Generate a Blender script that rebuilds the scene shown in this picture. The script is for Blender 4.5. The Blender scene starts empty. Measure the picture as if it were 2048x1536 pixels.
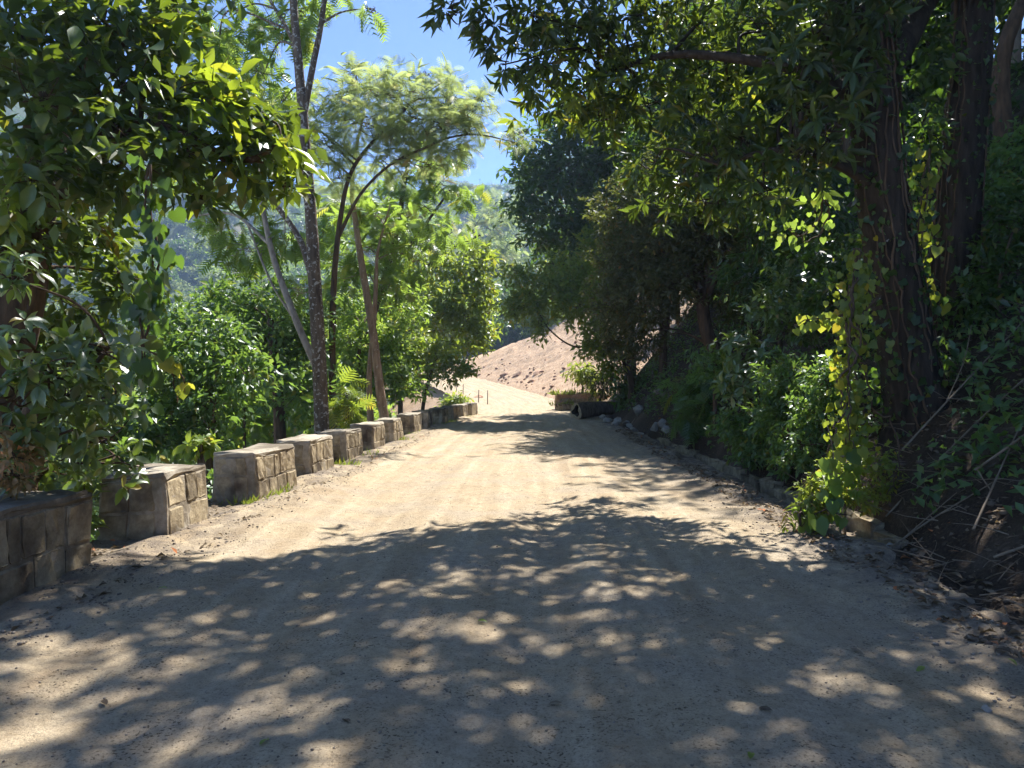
import bpy, bmesh, math, random
import numpy as np
from mathutils import Vector, Matrix

# ------------------------------------------------------------------ camera, sky, sun, exposure
S = bpy.context.scene
COL = S.collection
F = 1420.0                      # focal length in pixels of the 2048 px wide photograph
EYE = 1.55
SUN_AZ, SUN_EL = math.radians(28.0), math.radians(55.0)

cam_data = bpy.data.cameras.new('camera')
cam_data.sensor_width = 36.0
cam_data.lens = F / 2048 * 36.0
cam_data.clip_start = 0.05
cam_data.clip_end = 3000
cam = bpy.data.objects.new('camera', cam_data)
COL.objects.link(cam)
cam.location = (0, 0, EYE)
cam.rotation_euler = (math.radians(90), 0, 0)
S.camera = cam

w = bpy.data.worlds.new('World')
S.world = w
w.use_nodes = True
nt = w.node_tree
sky = nt.nodes.new('ShaderNodeTexSky')
sky.sky_type = 'NISHITA'
sky.sun_disc = False
sky.sun_elevation = SUN_EL
sky.sun_rotation = SUN_AZ
sky.altitude = 8000
sky.air_density = 1.0
sky.dust_density = 0.0
sky.ozone_density = 5.0
bgn = nt.nodes['Background']
bgn.inputs['Strength'].default_value = 0.125
nt.links.new(sky.outputs[0], bgn.inputs['Color'])

sd = bpy.data.lights.new('sun', 'SUN')
sd.energy = 4.2
sd.angle = math.radians(0.53)
sd.color = (1.0, 0.985, 0.95)
sun = bpy.data.objects.new('sun', sd)
COL.objects.link(sun)
SUN_DIR = Vector((math.sin(SUN_AZ) * math.cos(SUN_EL), math.cos(SUN_AZ) * math.cos(SUN_EL), math.sin(SUN_EL)))
sun.rotation_euler = SUN_DIR.to_track_quat('Z', 'Y').to_euler()
sun.location = (20, 40, 60)

S.view_settings.view_transform = 'Standard'
S.view_settings.look = 'None'
S.view_settings.gamma = 1.0
S.view_settings.use_curve_mapping = False
S.view_settings.exposure = 1.62
cy = S.cycles
cy.use_denoising = True
cy.denoiser = 'OPENIMAGEDENOISE'
cy.denoising_input_passes = 'RGB_ALBEDO_NORMAL'
cy.use_adaptive_sampling = True
cy.adaptive_threshold = 0.025
cy.max_bounces = 6
cy.diffuse_bounces = 4
cy.glossy_bounces = 2
cy.transmission_bounces = 4
cy.transparent_max_bounces = 6
cy.volume_bounces = 1
cy.sample_clamp_indirect = 6.0
cy.caustics_reflective = False
cy.caustics_refractive = False

rng = np.random.default_rng(11)
random.seed(5)


# ------------------------------------------------------------------ small helpers
def P(px, py, Y):
    """a point Y metres ahead of the eye, from its place in the 2048 x 1536 photograph"""
    return np.array([(px - 1024) / F * Y, Y, EYE - (py - 768) / F * Y])


def nrm(a):
    a = np.asarray(a, float)
    return a / np.maximum(np.linalg.norm(a, axis=-1, keepdims=True), 1e-9)


def smooth(a, b, x):
    t = np.clip((np.asarray(x, float) - a) / (b - a), 0, 1)
    return t * t * (3 - 2 * t)


def _hash(ix, iy, seed):
    n = (ix.astype(np.int64) * 374761393 + iy.astype(np.int64) * 668265263 + seed * 1442695041) & 0xffffffff
    n = ((n ^ (n >> 13)) * 1274126177) & 0xffffffff
    return ((n ^ (n >> 16)) & 0xffff) / 65535.0


def vnoise(x, y, seed=0):
    x = np.asarray(x, float); y = np.asarray(y, float)
    ix = np.floor(x); iy = np.floor(y)
    fx = x - ix; fy = y - iy
    fx = fx * fx * (3 - 2 * fx); fy = fy * fy * (3 - 2 * fy)
    a = _hash(ix, iy, seed); b = _hash(ix + 1, iy, seed)
    c = _hash(ix, iy + 1, seed); d = _hash(ix + 1, iy + 1, seed)
    return (a * (1 - fx) + b * fx) * (1 - fy) + (c * (1 - fx) + d * fx) * fy - 0.5


def fbm(x, y, seed=0, o=4):
    r = 0; a = 1.0
    for k in range(o):
        r = r + a * vnoise(x * 2 ** k, y * 2 ** k, seed + k); a *= 0.5
    return r


# ------------------------------------------------------------------ the lie of the land
def road_x(y):
    y = np.asarray(y, float)
    t = np.maximum(y - 36, 0)
    t2 = np.minimum(t, 60)
    return -0.05 + 0.03 * y - 0.0045 * t2 ** 2 - 0.54 * (t - t2)


def road_z(y):
    t = np.clip(np.asarray(y, float) - 36, 0, None)
    t2 = np.minimum(t, 50)
    return 0.00105 * t2 ** 2 + 0.06 * np.minimum(t - t2, 80)


def shift(y):                       # the parapet closes in on the road towards its end
    return 0.07 * np.clip(np.asarray(y, float) - 25, 0, 11)


def ground_z(x, y):
    x = np.asarray(x, float); y = np.asarray(y, float)
    s = x - road_x(y); zr = road_z(y)
    n1 = fbm(x * 0.9, y * 0.9, 3); n2 = fbm(x * 0.12, y * 0.12, 17)
    fine = fbm(x * 4, y * 4, 29, 3)
    # right bank with its ditch
    u = s - 3.1
    edge = smooth(0, 0.25, u)
    near = 1 - smooth(33, 43, y)
    ditch = -0.42 * smooth(0.0, 0.22, u) * (1 - smooth(0.55, 0.95, u)) * (1 - smooth(21, 25, y)) * smooth(6.4, 7.6, y)
    sl = 0.85 + 0.4 * smooth(12, 18, y)
    steep = sl * np.clip(u - 0.45, 0, 6) + 0.75 * np.clip(u - 6.45, 0, 3) + 0.5 * np.clip(u - 9.5, 0, 60) + 0.25 * np.clip(u - 69, 0, 400)
    cut = 0.52 * np.clip(u - 0.1, 0, 60) + 0.2 * np.clip(u - 60, 0, 400)
    spur = 1 - 0.85 * smooth(86, 112, y + 0.1 * x)
    groove = (-0.45 * np.abs(vnoise(x * 0.2 + y * 0.9, y * 0.1 + x * 0.12, 41)) - 0.25 * np.abs(vnoise(y * 2.1 + x * 0.3, x * 0.35, 43)) + 0.30 * np.maximum(fbm(x * 0.6, y * 0.6, 47), 0)) * smooth(0.3, 3, u)
    right = (near * (steep + 0.35 * n1 * smooth(0.6, 2.0, u) + 0.10 * fine * edge)
             + (1 - near) * (cut * spur + groove + 0.12 * n1 * edge + 0.10 * fine * edge)) + ditch
    right = right + 1.2 * n2 * smooth(6, 20, u)
    # left: verge, then down to the valley floor
    v = -s - 4.35 + shift(y)
    left = -0.72 * np.clip(v, 0, 13.5) + 0.25 * n1 * smooth(0, 1.5, v) + 0.05 * fine * smooth(0, 0.3, v)
    left = np.maximum(left, -9.3 + 0.3 * n1)
    lift = smooth(62, 260, -x) * 62 + smooth(200, 420, -x) * 30
    left = left + lift * (1 + 0.5 * n2)
    h = zr + np.where(s > 0, right, left)
    # hills ahead
    hill = smooth(130, 520, y) * (104 + 34 * n2) + 6 * fbm(x * 0.03, y * 0.03, 53) * smooth(110, 180, y)
    hill = hill + 18 * smooth(96, 170, y) * smooth(-12, 30, x)
    h = h + hill
    on_road = (1 - edge) * (s > 0) + (s <= 0) * (1 - smooth(3.3, 3.6, -s + 0 * y))
    return h - 0.06 * np.clip(on_road, 0, 1)


def gz(x, y):
    return float(ground_z(np.array([x]), np.array([y]))[0])


# ------------------------------------------------------------------ scene graph helpers
def thing(name, label, cat, loc=(0, 0, 0), group=None):
    o = bpy.data.objects.new(name, None)
    o.empty_display_size = 0.2
    COL.objects.link(o)
    o.location = loc
    o['label'] = label; o['category'] = cat
    if group: o['group'] = group
    return o


def tag(o, label, cat, group=None):
    o['label'] = label; o['category'] = cat
    if group: o['group'] = group
    return o


def mesh_np(name, V, T, mat, rnd=None, smooth_shade=False, quads=None):
    """mesh from numpy vertices and triangles (or quads)"""
    me = bpy.data.meshes.new(name)
    V = np.ascontiguousarray(V, dtype=np.float32).reshape(-1, 3)
    T = np.ascontiguousarray(T, dtype=np.int32)
    k = T.shape[1]
    me.vertices.add(len(V)); me.vertices.foreach_set('co', V.ravel())
    me.loops.add(T.size); me.loops.foreach_set('vertex_index', T.ravel())
    me.polygons.add(len(T))
    me.polygons.foreach_set('loop_start', np.arange(0, T.size, k, dtype=np.int32))
    me.polygons.foreach_set('loop_total', np.full(len(T), k, dtype=np.int32))
    if rnd is not None:
        a = me.attributes.new('rnd', 'FLOAT', 'FACE')
        a.data.foreach_set('value', np.ascontiguousarray(rnd, dtype=np.float32))
    me.update(calc_edges=True)
    if smooth_shade:
        me.polygons.foreach_set('use_smooth', np.ones(len(T), dtype=bool))
    if mat: me.materials.append(mat)
    return me


def link(name, me, parent=None, loc=None, kind=None):
    o = bpy.data.objects.new(name, me)
    COL.objects.link(o)
    if parent: o.parent = parent
    if loc is not None: o.location = loc
    if kind: o['kind'] = kind
    return o


def tube(path, rad, sides=8, wob=0.0, seed=0, caps=True):
    """tapered tube round a polyline -> vertices, quads"""
    path = np.asarray(path, float); rad = np.asarray(rad, float)
    n = len(path)
    tan = nrm(np.gradient(path, axis=0))
    ref = np.array([0.0, 1.0, 0.0]) if abs(tan[0][1]) < 0.8 else np.array([1.0, 0, 0])
    a = nrm(ref - tan * (tan @ ref)[:, None]); b = np.cross(tan, a)
    ang = np.linspace(0, 2 * np.pi, sides, endpoint=False)
    g = np.random.default_rng(seed)
    R = rad[:, None] * (1 + wob * (g.random((n, sides)) - 0.5) + wob * 0.9 * np.sin(ang * 3 + g.random() * 6)[None])
    V = path[:, None] + R[..., None] * (np.cos(ang)[None, :, None] * a[:, None] + np.sin(ang)[None, :, None] * b[:, None])
    i = np.arange(n - 1)[:, None] * sides; j = np.arange(sides)[None]
    j2 = (j + 1) % sides
    Q = np.stack([i + j, i + j2, i + sides + j2, i + sides + j], -1).reshape(-1, 4)
    V = V.reshape(-1, 3)
    if caps:
        V = np.vstack([V, path[0], path[-1]])
        c0, c1 = n * sides, n * sides + 1
        k = np.arange(sides); k2 = (k + 1) % sides
        Q = np.vstack([Q, np.stack([k2, k, np.full(sides, c0), np.full(sides, c0)], -1)[:0]]) if False else Q
    return V, Q


def spline(pts, per=6):
    """Catmull-Rom through points (rows may hold extra columns)"""
    p = np.asarray(pts, float)
    if len(p) < 3:
        t = np.linspace(0, 1, per + 1)[:, None]
        return p[0] * (1 - t) + p[-1] * t
    q = np.vstack([2 * p[0] - p[1], p, 2 * p[-1] - p[-2]])
    out = []
    for i in range(1, len(q) - 2):
        t = np.linspace(0, 1, per, endpoint=False)[:, None]
        a, b, c, d = q[i - 1], q[i], q[i + 1], q[i + 2]
        out.append(0.5 * (2 * b + (c - a) * t + (2 * a - 5 * b + 4 * c - d) * t ** 2 + (3 * b - a - 3 * c + d) * t ** 3))
    out.append(p[-1][None])
    return np.vstack(out)


class MB:
    """collects several tubes / meshes (quads) into one mesh"""
    def __init__(s): s.V = []; s.Q = []; s.n = 0
    def add(s, V, Q):
        s.V.append(V); s.Q.append(Q + s.n); s.n += len(V)
    def mesh(s, name, mat, off=(0, 0, 0), sm=True):
        return mesh_np(name, np.vstack(s.V) - np.asarray(off), np.vstack(s.Q), mat, smooth_shade=sm)


# ------------------------------------------------------------------ materials
def new_mat(name):
    m = bpy.data.materials.new(name); m.use_nodes = True
    t = m.node_tree
    return m, t, t.nodes, t.links, t.nodes['Principled BSDF']


def ramp(N, stops, interp='LINEAR'):
    r = N.new('ShaderNodeValToRGB'); r.color_ramp.interpolation = interp
    e = r.color_ramp.elements
    while len(e) < len(stops): e.new(0.5)
    for k, (p, c) in enumerate(stops):
        e[k].position = p; e[k].color = (*c, 1)
    return r


def leaf_mat(name, dark, light, trans, f=0.42, rough=0.42, spec=0.5):
    m, t, N, L, b = new_mat(name)
    at = N.new('ShaderNodeAttribute'); at.attribute_name = 'rnd'
    r = ramp(N, [(0.0, dark), (0.75, light), (0.93, light), (1.0, (light[0] * 2.2 + 0.03, light[1] * 1.1, light[2] * 0.6))])
    L.new(at.outputs['Fac'], r.inputs[0])
    L.new(r.outputs[0], b.inputs['Base Color'])
    b.inputs['Roughness'].default_value = rough
    b.inputs['Specular IOR Level'].default_value = spec
    tr = N.new('ShaderNodeBsdfTranslucent')
    r2 = ramp(N, [(0.0, tuple(c * 0.75 for c in trans)), (0.9, trans), (1.0, (trans[0] * 1.3, trans[1] * 0.9, trans[2]))])
    L.new(at.outputs['Fac'], r2.inputs[0])
    L.new(r2.outputs[0], tr.inputs['Color'])
    mx = N.new('ShaderNodeMixShader'); mx.inputs[0].default_value = f
    L.new(b.outputs[0], mx.inputs[1]); L.new(tr.outputs[0], mx.inputs[2])
    L.new(mx.outputs[0], N['Material Output'].inputs['Surface'])
    return m


def bark_mat(name, a, b_, spots=None, scale=6.0, spot_amt=0.55):
    m, t, N, L, b = new_mat(name)
    tc = N.new('ShaderNodeTexCoord')
    mp = N.new('ShaderNodeMapping'); mp.inputs['Scale'].default_value = (scale, scale, scale * 0.22)
    L.new(tc.outputs['Object'], mp.inputs[0])
    n = N.new('ShaderNodeTexNoise'); n.inputs['Scale'].default_value = 2.2; n.inputs['Detail'].default_value = 7
    L.new(mp.outputs[0], n.inputs['Vector'])
    r = ramp(N, [(0.3, a), (0.7, b_)]); L.new(n.outputs[0], r.inputs[0])
    col = r.outputs[0]
    if spots:
        n2 = N.new('ShaderNodeTexNoise'); n2.inputs['Scale'].default_value = 14; n2.inputs['Detail'].default_value = 3
        L.new(tc.outputs['Object'], n2.inputs['Vector'])
        r2 = ramp(N, [(spot_amt, (0, 0, 0)), (spot_amt + 0.05, (1, 1, 1))]); L.new(n2.outputs[0], r2.inputs[0])
        mx = N.new('ShaderNodeMix'); mx.data_type = 'RGBA'
        L.new(r2.outputs[0], mx.inputs['Factor']); L.new(col, mx.inputs['A']); mx.inputs['B'].default_value = (*spots, 1)
        col = mx.outputs['Result']
    L.new(col, b.inputs['Base Color'])
    b.inputs['Roughness'].default_value = 0.9
    b.inputs['Specular IOR Level'].default_value = 0.2
    bp = N.new('ShaderNodeBump'); bp.inputs['Strength'].default_value = 0.8; bp.inputs['Distance'].default_value = 0.03
    L.new(n.outputs[0], bp.inputs['Height']); L.new(bp.outputs[0], b.inputs['Normal'])
    return m


def stone_mat(name, a, b_, stain, scale=9.0, bump=0.5, dist=0.012, stain_at=(0.5, 0.68)):
    m, t, N, L, b = new_mat(name)
    ge = N.new('ShaderNodeNewGeometry')
    n = N.new('ShaderNodeTexNoise'); n.inputs['Scale'].default_value = scale; n.inputs['Detail'].default_value = 8
    n.inputs['Roughness'].default_value = 0.65
    L.new(ge.outputs['Position'], n.inputs['Vector'])
    n2 = N.new('ShaderNodeTexNoise'); n2.inputs['Scale'].default_value = 2.3; n2.inputs['Detail'].default_value = 5
    L.new(ge.outputs['Position'], n2.inputs['Vector'])
    r = ramp(N, [(0.32, a), (0.68, b_)]); L.new(n.outputs[0], r.inputs[0])
    r2 = ramp(N, [(stain_at[0], (0, 0, 0)), (stain_at[1], (1, 1, 1))]); L.new(n2.outputs[0], r2.inputs[0])
    oi = N.new('ShaderNodeObjectInfo')
    mx = N.new('ShaderNodeMix'); mx.data_type = 'RGBA'
    L.new(r2.outputs[0], mx.inputs['Factor']); L.new(r.outputs[0], mx.inputs['A']); mx.inputs['B'].default_value = (*stain, 1)
    hs = N.new('ShaderNodeHueSaturation')
    ma = N.new('ShaderNodeMapRange'); ma.inputs['To Min'].default_value = 0.72; ma.inputs['To Max'].default_value = 1.25
    L.new(oi.outputs['Random'], ma.inputs['Value']); L.new(ma.outputs[0], hs.inputs['Value'])
    L.new(mx.outputs['Result'], hs.inputs['Color'])
    L.new(hs.outputs[0], b.inputs['Base Color'])
    b.inputs['Roughness'].default_value = 0.92
    b.inputs['Specular IOR Level'].default_value = 0.2
    bp = N.new('ShaderNodeBump'); bp.inputs['Strength'].default_value = bump; bp.inputs['Distance'].default_value = dist
    L.new(n.outputs[0], bp.inputs['Height']); L.new(bp.outputs[0], b.inputs['Normal'])
    return m


def plain(name, c, rough=0.6, spec=0.4):
    m, t, N, L, b = new_mat(name)
    n = N.new('ShaderNodeTexNoise'); n.inputs['Scale'].default_value = 11; n.inputs['Detail'].default_value = 5
    ge = N.new('ShaderNodeNewGeometry'); L.new(ge.outputs['Position'], n.inputs['Vector'])
    r = ramp(N, [(0.3, tuple(x * 0.7 for x in c)), (0.7, tuple(min(1, x * 1.2) for x in c))])
    L.new(n.outputs[0], r.inputs[0]); L.new(r.outputs[0], b.inputs['Base Color'])
    b.inputs['Roughness'].default_value = rough; b.inputs['Specular IOR Level'].default_value = spec
    return m


M = {}
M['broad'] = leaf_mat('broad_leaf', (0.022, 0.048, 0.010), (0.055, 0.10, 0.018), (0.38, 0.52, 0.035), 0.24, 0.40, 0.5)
M['broad_lit'] = leaf_mat('sun_tinted_broad_leaf', (0.06, 0.11, 0.014), (0.12, 0.19, 0.022), (0.52, 0.64, 0.04), 0.44, 0.38, 0.5)  # same broad leaf, with backlit glow put into brighter colour and translucency
M['bush'] = leaf_mat('bush_leaf', (0.05, 0.09, 0.025), (0.11, 0.155, 0.045), (0.36, 0.52, 0.05), 0.28, 0.36, 1.0)
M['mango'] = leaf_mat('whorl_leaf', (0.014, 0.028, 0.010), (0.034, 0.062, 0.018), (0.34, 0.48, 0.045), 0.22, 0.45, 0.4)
M['mango_lit'] = leaf_mat('sun_tinted_whorl_leaf', (0.035, 0.06, 0.014), (0.07, 0.11, 0.022), (0.50, 0.60, 0.04), 0.42, 0.45, 0.4)  # lit copy of the whorl leaf: sunlight painted in by tint and translucency
M['dark'] = leaf_mat('dark_leaf', (0.016, 0.036, 0.014), (0.038, 0.075, 0.022), (0.22, 0.40, 0.035), 0.32, 0.42, 0.5)
M['olive'] = leaf_mat('dusty_leaf', (0.04, 0.048, 0.02), (0.085, 0.09, 0.042), (0.32, 0.36, 0.06), 0.30, 0.55, 0.35)
M['feather'] = leaf_mat('feathery_leaf', (0.11, 0.155, 0.055), (0.18, 0.235, 0.09), (0.58, 0.68, 0.22), 0.48, 0.5, 0.3)
M['neem'] = leaf_mat('drooping_leaf', (0.05, 0.10, 0.022), (0.10, 0.17, 0.035), (0.46, 0.64, 0.08), 0.46, 0.42, 0.5)
M['lime'] = leaf_mat('lime_leaf', (0.08, 0.13, 0.02), (0.15, 0.21, 0.035), (0.50, 0.62, 0.06), 0.42, 0.45, 0.5)
M['vine'] = leaf_mat('vine_leaf', (0.05, 0.09, 0.015), (0.12, 0.17, 0.025), (0.52, 0.60, 0.05), 0.42, 0.42, 0.5)
M['herb'] = leaf_mat('herb_leaf', (0.035, 0.08, 0.026), (0.085, 0.15, 0.045), (0.34, 0.54, 0.07), 0.34, 0.40, 0.5)
M['dry'] = leaf_mat('dry_leaf', (0.09, 0.065, 0.042), (0.22, 0.165, 0.11), (0.30, 0.21, 0.10), 0.2, 0.8, 0.15)
M['grass'] = leaf_mat('grass_blade', (0.09, 0.14, 0.025), (0.19, 0.24, 0.05), (0.5, 0.6, 0.07), 0.40, 0.5, 0.4)
M['far'] = leaf_mat('far_leaf', (0.07, 0.11, 0.05), (0.14, 0.185, 0.085), (0.40, 0.50, 0.14), 0.40, 0.5, 0.4)
M['autumn'] = leaf_mat('orange_leaf', (0.16, 0.12, 0.05), (0.34, 0.22, 0.10), (0.5, 0.33, 0.10), 0.35, 0.5, 0.3)
M['bark'] = bark_mat('brown_bark', (0.045, 0.03, 0.02), (0.14, 0.09, 0.055))
M['bark_red'] = bark_mat('reddish_bark', (0.016, 0.012, 0.009), (0.056, 0.041, 0.029), (0.26, 0.25, 0.22), 7, 0.71)
M['bark_spot'] = bark_mat('lichen_bark', (0.065, 0.048, 0.034), (0.18, 0.135, 0.095), (0.36, 0.34, 0.30), 6, 0.57)
M['bark_pale'] = bark_mat('pale_bark', (0.20, 0.16, 0.12), (0.40, 0.34, 0.27))
M['bark_tan'] = bark_mat('tan_bark', (0.19, 0.125, 0.08), (0.38, 0.27, 0.18), (0.45, 0.40, 0.33), 5, 0.64)
M['stone'] = stone_mat('block_stone', (0.21, 0.16, 0.095), (0.43, 0.345, 0.22), (0.085, 0.06, 0.04), 11, 0.9, 0.02)
M['mortar'] = stone_mat('block_mortar', (0.28, 0.225, 0.155), (0.46, 0.39, 0.29), (0.11, 0.085, 0.055), 14, 0.9, 0.016)
M['cap'] = stone_mat('block_cap', (0.23, 0.195, 0.145), (0.40, 0.345, 0.265), (0.15, 0.12, 0.085), 12, 0.8, 0.016, (0.44, 0.6))
M['rock'] = stone_mat('loose_rock', (0.22, 0.20, 0.17), (0.42, 0.39, 0.34), (0.26, 0.19, 0.13), 8)
M['clod'] = stone_mat('earth_clod', (0.30, 0.18, 0.11), (0.44, 0.29, 0.19), (0.24, 0.13, 0.08), 9)
M['pebble'] = stone_mat('pebble', (0.20, 0.16, 0.12), (0.40, 0.33, 0.25), (0.12, 0.09, 0.07), 5)
M['wood_dark'] = plain('weathered_wood', (0.11, 0.085, 0.06), 0.9, 0.2)
M['wood_cut'] = plain('cut_wood', (0.42, 0.33, 0.22), 0.85, 0.2)
M['stick'] = plain('dry_stick', (0.24, 0.18, 0.12), 0.85, 0.2)
M['char'] = plain('rotten_wood', (0.035, 0.026, 0.02), 0.95, 0.1)
M['blue'] = plain('blue_plastic', (0.02, 0.10, 0.55), 0.35, 0.5)
M['white'] = plain('white_plastic', (0.75, 0.75, 0.75), 0.4, 0.5)
M['wall_w'] = plain('whitewash', (0.62, 0.62, 0.60), 0.8, 0.3)
M['wall_b'] = plain('blue_paint', (0.06, 0.14, 0.42), 0.7, 0.3)
M['roof_r'] = plain('red_sheet_roof', (0.50, 0.10, 0.07), 0.5, 0.4)
M['glass'] = plain('window_glass', (0.03, 0.04, 0.05), 0.1, 0.6)


def ground_mat():
    m, t, N, L, b = new_mat('forest_ground')
    ge = N.new('ShaderNodeNewGeometry')
    def noise(sc, de=6, ro=0.6):
        n = N.new('ShaderNodeTexNoise'); n.inputs['Scale'].default_value = sc; n.inputs['Detail'].default_value = de
        n.inputs['Roughness'].default_value = ro
        L.new(ge.outputs['Position'], n.inputs['Vector']); return n
    def mix(fac, a, b2):
        x = N.new('ShaderNodeMix'); x.data_type = 'RGBA'
        L.new(fac, x.inputs['Factor']); L.new(a, x.inputs['A']); L.new(b2, x.inputs['B']); return x.outputs['Result']
    n1 = noise(3.0); n2 = noise(28, 8, 0.7); n3 = noise(0.7, 5)
    soil = ramp(N, [(0.3, (0.03, 0.02, 0.014)), (0.55, (0.065, 0.045, 0.03)), (0.72, (0.14, 0.10, 0.066))]); L.new(n2.outputs[0], soil.inputs[0])
    dusty = ramp(N, [(0.35, (0.17, 0.13, 0.09)), (0.7, (0.34, 0.27, 0.19))]); L.new(n2.outputs[0], dusty.inputs[0])
    cutc = ramp(N, [(0.30, (0.29, 0.165, 0.088)), (0.46, (0.44, 0.285, 0.17)), (0.68, (0.55, 0.41, 0.28))]); L.new(n1.outputs[0], cutc.inputs[0])
    cut2 = ramp(N, [(0.40, (0.20, 0.12, 0.08)), (0.47, (0.43, 0.285, 0.175)), (0.65, (0.53, 0.40, 0.28))]); L.new(n2.outputs[0], cut2.inputs[0])
    half = N.new('ShaderNodeValue'); half.outputs[0].default_value = 0.5
    cc = mix(half.outputs[0], cutc.outputs[0], cut2.outputs[0])
    green = ramp(N, [(0.35, (0.03, 0.045, 0.014)), (0.7, (0.07, 0.085, 0.03))]); L.new(n2.outputs[0], green.inputs[0])
    sand = ramp(N, [(0.35, (0.50, 0.46, 0.40)), (0.7, (0.68, 0.65, 0.60))]); L.new(n1.outputs[0], sand.inputs[0])
    def at(nm):
        a = N.new('ShaderNodeAttribute'); a.attribute_name = nm; return a.outputs['Fac']
    c = mix(at('dust'), soil.outputs[0], dusty.outputs[0])
    c = mix(at('grass'), c, green.outputs[0])
    c = mix(at('cut'), c, cc)
    c = mix(at('sand'), c, sand.outputs[0])
    L.new(c, b.inputs['Base Color'])
    b.inputs['Roughness'].default_value = 0.95; b.inputs['Specular IOR Level'].default_value = 0.15
    bp = N.new('ShaderNodeBump'); bp.inputs['Strength'].default_value = 0.9; bp.inputs['Distance'].default_value = 0.04
    L.new(n2.outputs[0], bp.inputs['Height']); L.new(bp.outputs[0], b.inputs['Normal'])
    return m


def road_mat():
    m, t, N, L, b = new_mat('dirt_road')
    ge = N.new('ShaderNodeNewGeometry')
    at = N.new('ShaderNodeAttribute'); at.attribute_name = 'lane'
    def noise(sc, de=6, ro=0.6, vec=None):
        n = N.new('ShaderNodeTexNoise'); n.inputs['Scale'].default_value = sc; n.inputs['Detail'].default_value = de
        n.inputs['Roughness'].default_value = ro
        L.new(vec or ge.outputs['Position'], n.inputs['Vector']); return n
    # streaks along the direction of travel
    mp = N.new('ShaderNodeMapping'); mp.inputs['Scale'].default_value = (2.4, 0.16, 1)
    L.new(at.outputs['Vector'], mp.inputs[0])
    ns = noise(1.6, 5, 0.55, mp.outputs[0])
    n1 = noise(1.1, 5); n2 = noise(34, 8, 0.7); n3 = noise(150, 4, 0.7)
    base = ramp(N, [(0.30, (0.37, 0.27, 0.165)), (0.50, (0.46, 0.355, 0.225)), (0.72, (0.555, 0.445, 0.30))]); L.new(ns.outputs[0], base.inputs[0])
    grey = ramp(N, [(0.35, (0.36, 0.285, 0.20)), (0.7, (0.485, 0.40, 0.29))]); L.new(n2.outputs[0], grey.inputs[0])
    f = ramp(N, [(0.45, (0, 0, 0)), (0.62, (0.75, 0.75, 0.75))]); L.new(n1.outputs[0], f.inputs[0])
    mx = N.new('ShaderNodeMix'); mx.data_type = 'RGBA'
    L.new(f.outputs[0], mx.inputs['Factor']); L.new(base.outputs[0], mx.inputs['A']); L.new(grey.outputs[0], mx.inputs['B'])
    # dark crumbs and grains
    v = N.new('ShaderNodeTexNoise'); v.inputs['Scale'].default_value = 62; v.inputs['Detail'].default_value = 4
    L.new(ge.outputs['Position'], v.inputs['Vector'])
    r = ramp(N, [(0.33, (0.25, 0.23, 0.21)), (0.45, (1, 1, 1))]); L.new(v.outputs[0], r.inputs[0])
    mu = N.new('ShaderNodeMix'); mu.data_type = 'RGBA'; mu.blend_type = 'MULTIPLY'
    nb = noise(2.6, 4, 0.6); rb = ramp(N, [(0.38, (0.15, 0.15, 0.15)), (0.62, (1, 1, 1))]); L.new(nb.outputs[0], rb.inputs[0]); L.new(rb.outputs[0], mu.inputs['Factor'])
    L.new(mx.outputs['Result'], mu.inputs['A']); L.new(r.outputs[0], mu.inputs['B'])
    gr = N.new('ShaderNodeMix'); gr.data_type = 'RGBA'; gr.blend_type = 'MULTIPLY'; gr.inputs['Factor'].default_value = 1.0
    g1 = ramp(N, [(0.34, (0.66, 0.65, 0.63)), (0.5, (1, 1, 1)), (0.68, (1.0, 1.0, 1.0))]); L.new(noise(90, 5, 0.75).outputs[0], g1.inputs[0])
    g2 = ramp(N, [(0.36, (0.80, 0.79, 0.77)), (0.55, (1, 1, 1))]); L.new(noise(13, 7, 0.7).outputs[0], g2.inputs[0])
    gm2 = N.new('ShaderNodeMix'); gm2.data_type = 'RGBA'; gm2.blend_type = 'MULTIPLY'; gm2.inputs['Factor'].default_value = 1.0
    L.new(g1.outputs[0], gm2.inputs['A']); L.new(g2.outputs[0], gm2.inputs['B'])
    L.new(mu.outputs['Result'], gr.inputs['A']); L.new(gm2.outputs['Result'], gr.inputs['B'])
    # damp, loamy edges
    ed = N.new('ShaderNodeAttribute'); ed.attribute_name = 'edge'
    em = N.new('ShaderNodeMath'); em.operation = 'MULTIPLY'
    er = ramp(N, [(0.35, (0, 0, 0)), (0.6, (1, 1, 1))]); L.new(noise(4.5, 6).outputs[0], er.inputs[0])
    L.new(ed.outputs['Fac'], em.inputs[0]); L.new(er.outputs[0], em.inputs[1])
    m3 = N.new('ShaderNodeMix'); m3.data_type = 'RGBA'
    L.new(em.outputs[0], m3.inputs['Factor']); L.new(gr.outputs['Result'], m3.inputs['A']); m3.inputs['B'].default_value = (0.15, 0.12, 0.095, 1)
    L.new(m3.outputs['Result'], b.inputs['Base Color'])
    b.inputs['Roughness'].default_value = 0.93; b.inputs['Specular IOR Level'].default_value = 0.15
    ad = N.new('ShaderNodeMath'); ad.operation = 'MULTIPLY_ADD'; ad.inputs[1].default_value = 0.35
    L.new(n3.outputs[0], ad.inputs[0]); L.new(n2.outputs[0], ad.inputs[2])
    bp = N.new('ShaderNodeBump'); bp.inputs['Strength'].default_value = 1.0; bp.inputs['Distance'].default_value = 0.02
    L.new(ad.outputs[0], bp.inputs['Height']); L.new(bp.outputs[0], b.inputs['Normal'])
    return m


M['ground'] = ground_mat()
M['road'] = road_mat()


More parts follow.
